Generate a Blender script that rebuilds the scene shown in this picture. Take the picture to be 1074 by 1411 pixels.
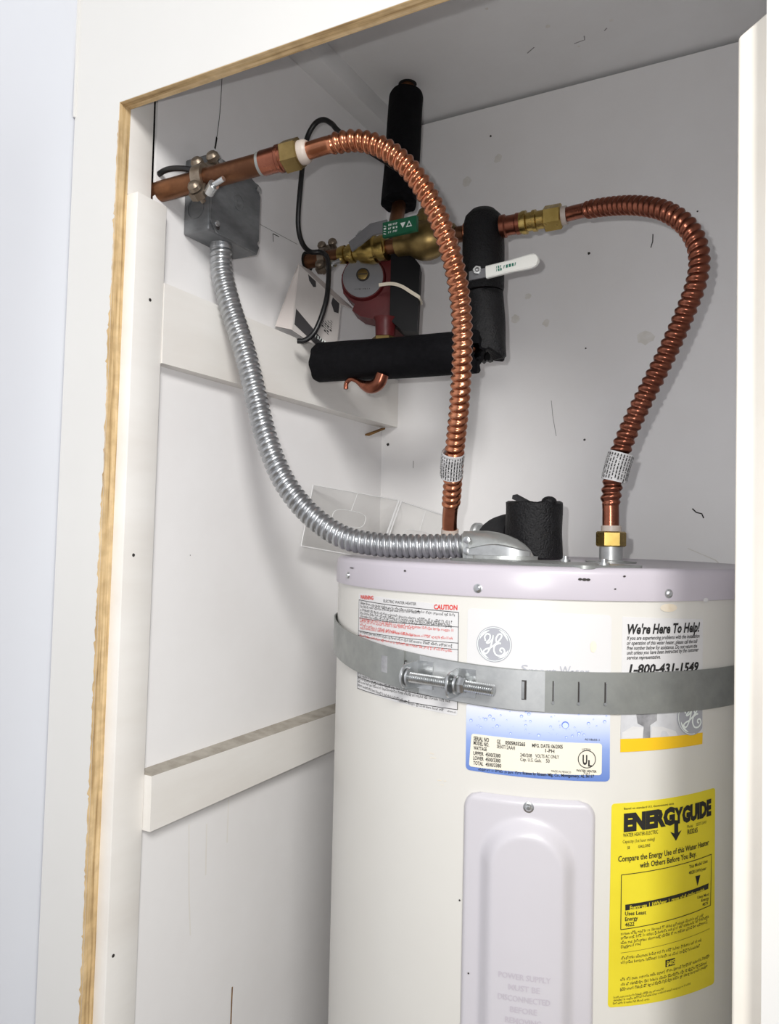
import bpy, bmesh, math, random
from mathutils import Vector, Matrix
from math import sin, cos, pi, radians, sqrt, atan2

random.seed(7)
scene = bpy.context.scene
col = scene.collection
for o in list(bpy.data.objects):
    bpy.data.objects.remove(o, do_unlink=True)

# ------------------------------------------------------------------ camera
EYE = Vector((0.0, 0.0, 1.40))
def camera_axes(yaw, pitch, roll):
    f = Vector((-sin(yaw) * cos(pitch), cos(yaw) * cos(pitch), sin(pitch)))
    r = Vector((cos(yaw), sin(yaw), 0))
    u = r.cross(f)
    return r * cos(roll) + u * sin(roll), u * cos(roll) - r * sin(roll), f
_r, _u, _f = camera_axes(radians(28.604), radians(1.852), radians(1.2207))
cam_data = bpy.data.cameras.new('camera')
cam_data.sensor_fit = 'HORIZONTAL'
cam_data.sensor_width = 36.0
cam_data.lens = 1065.0 / 1074.0 * 36.0
cam_data.clip_start = 0.01
cam = bpy.data.objects.new('camera', cam_data)
col.objects.link(cam)
cam.matrix_world = Matrix(((_r.x, _u.x, -_f.x, EYE.x), (_r.y, _u.y, -_f.y, EYE.y), (_r.z, _u.z, -_f.z, EYE.z), (0, 0, 0, 1)))
scene.camera = cam

# ------------------------------------------------------------------ light
world = bpy.data.worlds.new('daylight')
scene.world = world
world.use_nodes = True
world.node_tree.nodes['Background'].inputs['Color'].default_value = (0.92, 0.95, 1.0, 1)
world.node_tree.nodes['Background'].inputs['Strength'].default_value = 0.42

def area_light(name, loc, target, size, watts, colour):
    d = bpy.data.lights.new(name, 'AREA')
    d.shape = 'DISK'; d.size = size; d.energy = watts; d.color = colour
    o = bpy.data.objects.new(name, d)
    col.objects.link(o)
    o.location = loc
    o.rotation_euler = (Vector(target) - Vector(loc)).to_track_quat('-Z', 'Y').to_euler()
    return o
# the room's ceiling lamp behind and right of the photographer
area_light('room_lamp', (1.15, -1.40, 2.75), (-0.5, 0.9, 1.0), 0.8, 71.0, (1.0, 0.98, 0.95))
# the phone's flash, beside and above its lens
area_light('phone_flash', (-0.030, -0.012, 1.432), (-0.45, 1.0, 1.52), 0.012, 3.1, (1.0, 0.99, 0.98))

vs = scene.view_settings
vs.view_transform = 'Standard'
vs.look = 'None'
vs.gamma = 1.0
vs.use_curve_mapping = False
vs.exposure = 0.0

# ------------------------------------------------------------------ materials
def srgb(r, g, b):
    def f(c):
        c /= 255.0
        return c / 12.92 if c <= 0.04045 else ((c + 0.055) / 1.055) ** 2.4
    return (f(r), f(g), f(b), 1.0)

def material(name, colour, rough=0.5, metal=0.0, var=None, var_scale=8.0, var_amt=0.5, bump=0.0, bump_scale=60.0,
             spec=0.5, stretch=(1, 1, 1), coat=0.0, detail=6.0, rough_var=0.0, lo=0.35, hi=0.65):
    m = bpy.data.materials.new(name)
    m.use_nodes = True
    nt = m.node_tree
    b = nt.nodes['Principled BSDF']
    b.inputs['Base Color'].default_value = colour
    b.inputs['Roughness'].default_value = rough
    b.inputs['Metallic'].default_value = metal
    b.inputs['Specular IOR Level'].default_value = spec
    b.inputs['Coat Weight'].default_value = coat
    tc = nt.nodes.new('ShaderNodeTexCoord')
    mp = nt.nodes.new('ShaderNodeMapping')
    mp.inputs['Scale'].default_value = stretch
    nt.links.new(tc.outputs['Object'], mp.inputs['Vector'])
    if var is not None:
        n = nt.nodes.new('ShaderNodeTexNoise')
        n.inputs['Scale'].default_value = var_scale
        n.inputs['Detail'].default_value = detail
        n.inputs['Roughness'].default_value = 0.6
        nt.links.new(mp.outputs[0], n.inputs['Vector'])
        ramp = nt.nodes.new('ShaderNodeMapRange')
        ramp.inputs[1].default_value = lo
        ramp.inputs[2].default_value = hi
        ramp.inputs[3].default_value = 0.0
        ramp.inputs[4].default_value = var_amt
        nt.links.new(n.outputs['Fac'], ramp.inputs[0])
        mx = nt.nodes.new('ShaderNodeMix')
        mx.data_type = 'RGBA'
        mx.inputs[6].default_value = colour
        mx.inputs[7].default_value = var
        nt.links.new(ramp.outputs[0], mx.inputs[0])
        nt.links.new(mx.outputs[2], b.inputs['Base Color'])
        if rough_var:
            ad = nt.nodes.new('ShaderNodeMath')
            ad.operation = 'MULTIPLY_ADD'
            nt.links.new(n.outputs['Fac'], ad.inputs[0])
            ad.inputs[1].default_value = rough_var
            ad.inputs[2].default_value = rough - rough_var / 2
            nt.links.new(ad.outputs[0], b.inputs['Roughness'])
    if bump:
        n2 = nt.nodes.new('ShaderNodeTexNoise')
        n2.inputs['Scale'].default_value = bump_scale
        n2.inputs['Detail'].default_value = 4.0
        nt.links.new(mp.outputs[0], n2.inputs['Vector'])
        bp = nt.nodes.new('ShaderNodeBump')
        bp.inputs['Strength'].default_value = bump
        bp.inputs['Distance'].default_value = 0.002
        nt.links.new(n2.outputs['Fac'], bp.inputs['Height'])
        nt.links.new(bp.outputs['Normal'], b.inputs['Normal'])
    return m

M = {}
M['wall'] = material('closet_paint', srgb(243, 242, 242), 0.42, var=srgb(235, 233, 232), var_scale=5, var_amt=0.55, bump=0.12, bump_scale=45)
M['ceiling'] = material('ceiling_paint', srgb(238, 238, 238), 0.6, var=srgb(228, 227, 226), var_scale=6, var_amt=0.6, bump=0.1, bump_scale=30)
M['cleat'] = material('cleat_paint', srgb(238, 236, 232), 0.5, var=srgb(222, 217, 210), var_scale=9, var_amt=0.6, bump=0.2, bump_scale=30, stretch=(1, 0.25, 1))
M['front'] = material('front_paint', srgb(220, 219, 216), 0.5, var=srgb(214, 213, 210), var_scale=3, var_amt=0.5, bump=0.08, bump_scale=35)
M['room'] = material('room_paint', srgb(214, 217, 224), 0.4, var=srgb(208, 211, 219), var_scale=2, var_amt=0.5, bump=0.05, bump_scale=25)
M['cream'] = material('cream_paint', srgb(233, 228, 218), 0.45, var=srgb(222, 214, 202), var_scale=7, var_amt=0.6, bump=0.08, bump_scale=40)
M['floor'] = material('floor_boards', srgb(120, 104, 88), 0.5, var=srgb(95, 80, 66), var_scale=6, var_amt=0.8, stretch=(1, 8, 1))
M['dust'] = material('grey_dust', srgb(156, 149, 138), 0.95, var=srgb(188, 182, 172), var_scale=40, var_amt=0.8, bump=0.3, bump_scale=160)
M['mark'] = material('dark_marks', srgb(48, 44, 42), 0.8)
M['pencil'] = material('pencil_marks', srgb(150, 148, 147), 0.8)
M['smudge'] = material('smudge', srgb(222, 219, 212), 0.7, var=srgb(236, 234, 232), var_scale=60, var_amt=0.8)
M['cavity_shade'] = material('cavity_shade_black', srgb(24, 22, 20), 0.9)  # near-black that stands in for the shade inside gaps and holes
M['rawwood'] = material('raw_wood_splinter', srgb(150, 112, 62), 0.8, var=srgb(104, 72, 38), var_scale=60, var_amt=0.8)
M['tank'] = material('tank_enamel', srgb(210, 208, 202), 0.32, var=srgb(204, 201, 195), var_scale=4, var_amt=0.5)
M['lid'] = material('lid_enamel', srgb(188, 182, 190), 0.32, var=srgb(180, 174, 182), var_scale=6, var_amt=0.5)
M['panel'] = material('panel_enamel', srgb(196, 193, 198), 0.36, var=srgb(190, 187, 192), var_scale=6, var_amt=0.5)
M['paper'] = material('label_paper', srgb(209, 208, 208), 0.4)
M['plate'] = material('data_plate', srgb(224, 219, 203), 0.45)
M['yellow'] = material('yellow_label', srgb(222, 206, 44), 0.5, var=srgb(210, 192, 36), var_scale=14, var_amt=0.6)
M['orange'] = material('amber_print', srgb(232, 186, 24), 0.45)
M['ink'] = material('black_ink', srgb(26, 25, 25), 0.6)
M['redink'] = material('red_ink', srgb(205, 60, 50), 0.6)
M['greyink'] = material('grey_ink', srgb(160, 161, 168), 0.5)
M['paleink'] = material('pale_ink', srgb(168, 170, 178), 0.5)
M['lightgrey'] = material('grey_print', srgb(208, 209, 212), 0.5, var=srgb(176, 176, 180), var_scale=30, var_amt=0.7)
M['midgrey'] = material('mid_grey_print', srgb(166, 166, 169), 0.5, var=srgb(95, 95, 98), var_scale=40, var_amt=0.8)
M['blueink'] = material('dark_blue_ink', srgb(30, 42, 90), 0.5)
M['drop'] = material('droplet_print', srgb(196, 210, 246), 0.3)
M['dropdark'] = material('droplet_shade_print', srgb(98, 122, 200), 0.4)
M['stain'] = material('tan_stain', srgb(214, 200, 176), 0.6, var=srgb(232, 226, 214), var_scale=50, var_amt=0.7)
M['galv'] = material('galvanised_steel', srgb(190, 192, 192), 0.40, 0.6, var=srgb(158, 160, 162), var_scale=45, var_amt=0.7, rough_var=0.25)
M['galvdull'] = material('dull_galvanised', srgb(154, 156, 153), 0.40, 0.55, var=srgb(132, 135, 133), var_scale=35, var_amt=0.7, rough_var=0.2)
M['box'] = material('grey_steel_box', srgb(136, 138, 140), 0.5, 0.65, var=srgb(108, 111, 114), var_scale=22, var_amt=0.8, rough_var=0.2, stretch=(1, 1, 2.5))
M['conduit'] = material('conduit_steel', srgb(186, 188, 190), 0.33, 0.9, var=srgb(150, 152, 155), var_scale=40, var_amt=0.6, rough_var=0.15)
M['zinc'] = material('zinc_plated', srgb(205, 207, 208), 0.28, 0.95, var=srgb(170, 172, 172), var_scale=80, var_amt=0.6)
M['diecast'] = material('die_cast_zinc', srgb(196, 198, 196), 0.36, 0.8, var=srgb(165, 168, 166), var_scale=50, var_amt=0.6, bump=0.15, bump_scale=220)
M['copper'] = material('bright_copper', srgb(200, 134, 102), 0.24, 1.0, var=srgb(162, 98, 68), var_scale=28, var_amt=0.7, rough_var=0.12)
M['oldcopper'] = material('tarnished_copper', srgb(134, 92, 64), 0.40, 0.85, var=srgb(84, 54, 38), var_scale=24, var_amt=0.85, rough_var=0.2)
M['darkcopper'] = material('brown_copper', srgb(156, 98, 78), 0.28, 1.0, var=srgb(118, 70, 54), var_scale=26, var_amt=0.7, rough_var=0.12)
M['brass'] = material('brass', srgb(190, 164, 98), 0.28, 1.0, var=srgb(150, 126, 66), var_scale=30, var_amt=0.7, rough_var=0.15)
M['oldbrass'] = material('aged_brass', srgb(150, 128, 82), 0.4, 0.9, var=srgb(108, 90, 52), var_scale=26, var_amt=0.8, rough_var=0.2)
M['bronze'] = material('cast_bronze', srgb(150, 138, 124), 0.42, 0.85, var=srgb(112, 98, 82), var_scale=50, var_amt=0.8, bump=0.2, bump_scale=200)
M['white_plastic'] = material('white_nylon', srgb(192, 180, 170), 0.4)
M['foam'] = material('black_foam', srgb(8, 8, 10), 0.5, var=srgb(22, 22, 25), var_scale=260, var_amt=0.8, bump=0.9, bump_scale=420, spec=0.3)
M['smoothfoam'] = material('smooth_black_foam', srgb(10, 10, 13), 0.75, var=srgb(18, 18, 21), var_scale=120, var_amt=0.7, bump=0.35, bump_scale=260, spec=0.12)
M['grayfoam'] = material('grey_black_foam', srgb(44, 44, 46), 0.8, bump=0.3, bump_scale=260, spec=0.25)
M['red'] = material('pump_red_paint', srgb(96, 24, 27), 0.42, var=srgb(74, 20, 22), var_scale=18, var_amt=0.7, bump=0.15, bump_scale=150)
M['redbrown'] = material('pump_cast_red', srgb(98, 44, 40), 0.55, var=srgb(72, 34, 32), var_scale=24, var_amt=0.8, bump=0.3, bump_scale=120)
M['blackplastic'] = material('black_plastic', srgb(10, 10, 13), 0.55, spec=0.2)
M['cable'] = material('black_cable', srgb(18, 18, 20), 0.38)
M['silver'] = material('silver_foil', srgb(140, 140, 143), 0.42, 0.4, var=srgb(122, 122, 125), var_scale=20, var_amt=0.5)
M['rubber'] = material('pale_rubber', srgb(226, 216, 196), 0.55)
M['green'] = material('green_vinyl', srgb(18, 92, 62), 0.4)
M['whiteprint'] = material('white_print', srgb(228, 234, 230), 0.5)
M['greenprint'] = material('green_print', srgb(30, 110, 90), 0.5)
M['whitevinyl'] = material('white_vinyl', srgb(238, 238, 232), 0.4)
M['card'] = material('grey_card', srgb(190, 185, 182), 0.75, var=srgb(176, 170, 166), var_scale=20, var_amt=0.5)
M['cardside'] = material('card_side', srgb(206, 198, 194), 0.8)
M['cardprint'] = material('card_black_print', srgb(52, 50, 52), 0.7)

def wood_ply():
    m = bpy.data.materials.new('raw_plywood_edge')
    m.use_nodes = True
    nt = m.node_tree
    b = nt.nodes['Principled BSDF']
    tc = nt.nodes.new('ShaderNodeTexCoord')
    mp = nt.nodes.new('ShaderNodeMapping'); mp.inputs['Scale'].default_value = (6, 190, 6)
    nt.links.new(tc.outputs['Object'], mp.inputs['Vector'])
    n = nt.nodes.new('ShaderNodeTexNoise'); n.inputs['Scale'].default_value = 1.6; n.inputs['Detail'].default_value = 5
    nt.links.new(mp.outputs[0], n.inputs['Vector'])
    n2 = nt.nodes.new('ShaderNodeTexNoise'); n2.inputs['Scale'].default_value = 70; n2.inputs['Detail'].default_value = 5
    nt.links.new(tc.outputs['Object'], n2.inputs['Vector'])
    r = nt.nodes.new('ShaderNodeValToRGB')
    e = r.color_ramp.elements
    e[0].position = 0.30; e[0].color = srgb(162, 132, 88)
    e[1].position = 0.66; e[1].color = srgb(226, 200, 156)
    x = e.new(0.45); x.color = srgb(208, 178, 130)
    nt.links.new(n.outputs['Fac'], r.inputs[0])
    mx = nt.nodes.new('ShaderNodeMix'); mx.data_type = 'RGBA'; mx.blend_type = 'MULTIPLY'
    mx.inputs[0].default_value = 0.42
    nt.links.new(r.outputs[0], mx.inputs[6])
    r2 = nt.nodes.new('ShaderNodeValToRGB')
    r2.color_ramp.elements[0].position = 0.35; r2.color_ramp.elements[0].color = (0.55, 0.5, 0.45, 1)
    r2.color_ramp.elements[1].position = 0.6; r2.color_ramp.elements[1].color = (1, 1, 1, 1)
    nt.links.new(n2.outputs['Fac'], r2.inputs[0])
    nt.links.new(r2.outputs[0], mx.inputs[7])
    nt.links.new(mx.outputs[2], b.inputs['Base Color'])
    b.inputs['Roughness'].default_value = 0.8
    return m
M['ply'] = wood_ply()

def blue_print():
    # printed sheet that fades from white into blue towards its lower edge (a print, in object height)
    m = bpy.data.materials.new('blue_fade_print')
    m.use_nodes = True
    nt = m.node_tree
    b = nt.nodes['Principled BSDF']
    tc = nt.nodes.new('ShaderNodeTexCoord')
    sp = nt.nodes.new('ShaderNodeSeparateXYZ')
    nt.links.new(tc.outputs['Generated'], sp.inputs[0])
    r = nt.nodes.new('ShaderNodeValToRGB')
    e = r.color_ramp.elements
    e[0].position = 0.0; e[0].color = srgb(96, 124, 188)
    e[1].position = 1.0; e[1].color = srgb(220, 222, 232)
    x = e.new(0.45); x.color = srgb(134, 156, 208)
    x = e.new(0.72); x.color = srgb(184, 196, 226)
    nt.links.new(sp.outputs['Z'], r.inputs[0])
    nt.links.new(r.outputs[0], b.inputs['Base Color'])
    b.inputs['Roughness'].default_value = 0.4
    return m
M['blue'] = blue_print()

def clear_sheet():
    m = bpy.data.materials.new('clear_plastic_sheet')
    m.use_nodes = True
    nt = m.node_tree
    nt.nodes.remove(nt.nodes['Principled BSDF'])
    t = nt.nodes.new('ShaderNodeBsdfTransparent'); t.inputs[0].default_value = (0.93, 0.93, 0.92, 1)
    g = nt.nodes.new('ShaderNodeBsdfGlossy'); g.inputs['Roughness'].default_value = 0.08
    fr = nt.nodes.new('ShaderNodeFresnel'); fr.inputs[0].default_value = 1.5
    ad = nt.nodes.new('ShaderNodeMath'); ad.operation = 'ADD'; ad.inputs[1].default_value = 0.02
    nt.links.new(fr.outputs[0], ad.inputs[0])
    mx = nt.nodes.new('ShaderNodeMixShader')
    nt.links.new(ad.outputs[0], mx.inputs[0]); nt.links.new(t.outputs[0], mx.inputs[1]); nt.links.new(g.outputs[0], mx.inputs[2])
    nt.links.new(mx.outputs[0], nt.nodes['Material Output'].inputs[0])
    return m
M['clear'] = clear_sheet()
M['edgeglint'] = material('clear_plastic_edge_glint', srgb(228, 228, 228), 0.15, spec=0.8)  # opaque pale colour paints bright reflections onto the clear plastic's edges

# ------------------------------------------------------------------ geometry helpers: every shape is (verts, faces)
def V(*a): return Vector(a)

def join(*gs):
    vv, ff = [], []
    for v, f in gs:
        n = len(vv)
        vv += list(v)
        ff += [tuple(i + n for i in q) for q in f]
    return vv, ff

def box(x0, x1, y0, y1, z0, z1, bevel=0.0, seg=2, shear=0.0, zref=0.0):
    bm = bmesh.new()
    bmesh.ops.create_cube(bm, size=1.0)
    for v in bm.verts:
        v.co = Vector(((x0 + x1) / 2 + v.co.x * (x1 - x0), (y0 + y1) / 2 + v.co.y * (y1 - y0), (z0 + z1) / 2 + v.co.z * (z1 - z0)))
    if bevel:
        bmesh.ops.bevel(bm, geom=list(bm.edges), offset=bevel, segments=seg, affect='EDGES', profile=0.5)
    if shear:
        for v in bm.verts: v.co.x += (v.co.z - zref) * shear
    bm.verts.index_update()
    g = ([v.co.copy() for v in bm.verts], [tuple(v.index for v in f.verts) for f in bm.faces])
    bm.free()
    return g

def frame_for(d):
    d = Vector(d).normalized()
    a = Vector((0, 0, 1)) if abs(d.z) < 0.9 else Vector((1, 0, 0))
    u = (a - d * a.dot(d)).normalized()
    return u, d.cross(u), d

def lathe(p0, p1, prof, seg=32, caps=True, turn=0.0):
    """revolve prof [(t, r)] about the axis p0->p1; t is a fraction of the axis length"""
    p0, p1 = Vector(p0), Vector(p1)
    u, w, d = frame_for(p1 - p0)
    vv, ff = [], []
    for t, r in prof:
        c = p0.lerp(p1, t)
        for i in range(seg):
            a = 2 * pi * i / seg + turn
            vv.append(c + (u * cos(a) + w * sin(a)) * r)
    n = len(prof)
    for j in range(n - 1):
        for i in range(seg):
            k = (i + 1) % seg
            ff.append((j * seg + i, j * seg + k, (j + 1) * seg + k, (j + 1) * seg + i))
    if caps:
        ff.append(tuple(reversed(range(seg))))
        ff.append(tuple((n - 1) * seg + i for i in range(seg)))
    return vv, ff

def cyl(p0, p1, r, seg=24, bevel=0.0):
    L = (Vector(p1) - Vector(p0)).length
    if bevel:
        b = bevel / L
        return lathe(p0, p1, [(0, r - bevel), (b * 0.3, r - bevel * 0.3), (b, r), (1 - b, r), (1 - b * 0.3, r - bevel * 0.3), (1, r - bevel)], seg)
    return lathe(p0, p1, [(0, r), (1, r)], seg)

def hexnut(p0, p1, r, seg=6, turn=0.3):
    L = (Vector(p1) - Vector(p0)).length
    b = min(0.25, 0.0015 / L)
    return lathe(p0, p1, [(0, r * 0.9), (b, r), (1 - b, r), (1, r * 0.9)], seg, turn=turn)

def ring(p0, p1, r_in, r_out, seg=32):
    g = lathe(p0, p1, [(0, r_in), (0, r_out), (1, r_out), (1, r_in), (0, r_in)], seg, caps=False)
    return g

def ball(c, r, seg=20, rings=10, axis=(0, 0, 1), squash=1.0):
    d = Vector(axis).normalized() * r * squash
    c = Vector(c)
    prof = [((1 - cos(pi * i / rings)) / 2, max(r * sin(pi * i / rings), 1e-5)) for i in range(rings + 1)]
    return lathe(c - d, c + d, prof, seg)

def spline(pts, step):
    """Catmull-Rom through pts, resampled by arc length"""
    P = [Vector(p) for p in pts]
    P = [P[0] * 2 - P[1]] + P + [P[-1] * 2 - P[-2]]
    fine = []
    for i in range(1, len(P) - 2):
        a, b, c, d = P[i - 1:i + 3]
        for k in range(24):
            t = k / 24
            fine.append(0.5 * ((2 * b) + (c - a) * t + (2 * a - 5 * b + 4 * c - d) * t * t + (3 * b - a - 3 * c + d) * t ** 3))
    fine.append(P[-2])
    L = [0.0]
    for i in range(1, len(fine)): L.append(L[-1] + (fine[i] - fine[i - 1]).length)
    n = max(2, int(L[-1] / step))
    out, j = [], 0
    for k in range(n + 1):
        s = L[-1] * k / n
        while j < len(L) - 2 and L[j + 1] < s: j += 1
        t = (s - L[j]) / max(L[j + 1] - L[j], 1e-9)
        out.append(fine[j].lerp(fine[j + 1], t))
    return out, L[-1]

def sweep(pts, rad, step=0.004, seg=16, caps=True, smooth_path=True):
    """tube along pts; rad(s, total, angle) or a number"""
    if smooth_path:
        path, total = spline(pts, step)
    else:
        path = [Vector(p) for p in pts]
        total = sum((path[i + 1] - path[i]).length for i in range(len(path) - 1))
    rf = rad if callable(rad) else (lambda s, T, a: rad)
    vv, ff = [], []
    n = len(path)
    u = None
    s = 0.0
    for i, p in enumerate(path):
        d = (path[min(i + 1, n - 1)] - path[max(i - 1, 0)]).normalized()
        if u is None: u = frame_for(d)[0]
        u = (u - d * u.dot(d)).normalized()
        w = d.cross(u)
        if i: s += (p - path[i - 1]).length
        for k in range(seg):
            a = 2 * pi * k / seg
            vv.append(p + (u * cos(a) + w * sin(a)) * rf(s, total, a))
    for j in range(n - 1):
        for i in range(seg):
            k = (i + 1) % seg
            ff.append((j * seg + i, j * seg + k, (j + 1) * seg + k, (j + 1) * seg + i))
    if caps:
        ff.append(tuple(reversed(range(seg))))
        ff.append(tuple((n - 1) * seg + i for i in range(seg)))
    return vv, ff

def prism(poly, origin, eu, ev, thick):
    """polygon (u, v) in the plane origin+eu*u+ev*v, extruded by thick along eu x ev"""
    eu, ev = Vector(eu).normalized(), Vector(ev).normalized()
    n = eu.cross(ev)
    o = Vector(origin)
    a = [o + eu * u + ev * v for u, v in poly]
    b = [p + n * thick for p in a]
    k = len(poly)
    ff = [tuple(reversed(range(k))), tuple(range(k, 2 * k))]
    for i in range(k): ff.append((i, (i + 1) % k, k + (i + 1) % k, k + i))
    return a + b, ff

def hexa(p):
    """box from 8 corners: 0-3 one face, 4-7 the opposite one"""
    return [Vector(q) for q in p], [(3, 2, 1, 0), (4, 5, 6, 7), (0, 1, 5, 4), (1, 2, 6, 5), (2, 3, 7, 6), (3, 0, 4, 7)]

# ------------------------------------------------------------------ object helpers
def root_loc(o):
    while o.parent: o = o.parent
    return Vector(o.location)

def obj(name, g, mat, parent=None, smooth=True, angle=35, label=None):
    verts, faces = g
    verts = [Vector(v) for v in verts]
    if parent is None:
        lo = [min(v[i] for v in verts) for i in range(3)]
        hi = [max(v[i] for v in verts) for i in range(3)]
        base = Vector(((lo[0] + hi[0]) / 2, (lo[1] + hi[1]) / 2, lo[2]))
    else:
        base = root_loc(parent)
    me = bpy.data.meshes.new(name)
    me.from_pydata([tuple(v - base) for v in verts], [], faces)
    me.validate()
    bm = bmesh.new(); bm.from_mesh(me)
    bmesh.ops.recalc_face_normals(bm, faces=bm.faces)
    bm.to_mesh(me); bm.free()
    me.materials.append(mat if not isinstance(mat, str) else M[mat])
    if smooth:
        me.polygons.foreach_set('use_smooth', [True] * len(me.polygons))
        me.set_sharp_from_angle(angle=radians(angle))
    o = bpy.data.objects.new(name, me)
    col.objects.link(o)
    if parent is None: o.location = base
    else: o.parent = parent
    if label: o['label'] = label
    return o

def thing(name, loc, label, cat, group=None):
    o = bpy.data.objects.new(name, None)
    o.empty_display_size = 0.02
    col.objects.link(o)
    o.location = loc
    o['label'] = label; o['category'] = cat
    if group: o['group'] = group
    return o

def tag(o, label, cat, group=None):
    o['label'] = label; o['category'] = cat
    if group: o['group'] = group
    return o

def structure(o, label, cat):
    o['kind'] = 'structure'; o['label'] = label; o['category'] = cat
    return o

def text_mesh(body, bold=0.0, shear=0.0):
    """flat glyph mesh of a string: (verts2d, faces), width, cap height"""
    c = bpy.data.curves.new('glyphs', 'FONT')
    c.body = body
    c.size = 1.0
    c.offset = bold
    c.shear = shear
    c.resolution_u = 2
    c.fill_mode = 'FRONT'
    o = bpy.data.objects.new('glyphs', c)
    col.objects.link(o)
    bpy.context.view_layer.update()
    me = o.to_mesh()
    v = [(p.co.x, p.co.y) for p in me.vertices]
    f = [tuple(q.vertices) for q in me.polygons]
    o.to_mesh_clear()
    bpy.data.objects.remove(o, do_unlink=True)
    bpy.data.curves.remove(c)
    return v, f

def flat_text(body, origin, eu, ev, width, height, bold=0.0, shear=0.0, lift=0.0004):
    v, f = text_mesh(body, bold, shear)
    x0 = min(p[0] for p in v); x1 = max(p[0] for p in v)
    eu, ev = Vector(eu).normalized(), Vector(ev).normalized()
    n = eu.cross(ev)
    o = Vector(origin)
    return [o + eu * ((x - x0) / (x1 - x0) * width) + ev * (y / 0.69 * height) + n * lift for x, y in v], f

def loft(rings_):
    vv, ff = [], []
    k = len(rings_[0])
    for r in rings_: vv += [Vector(p) for p in r]
    for j in range(len(rings_) - 1):
        for i in range(k): ff.append((j * k + i, j * k + (i + 1) % k, (j + 1) * k + (i + 1) % k, (j + 1) * k + i))
    ff.append(tuple(reversed(range(k)))); ff.append(tuple(range((len(rings_) - 1) * k, len(rings_) * k)))
    return vv, ff

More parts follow.
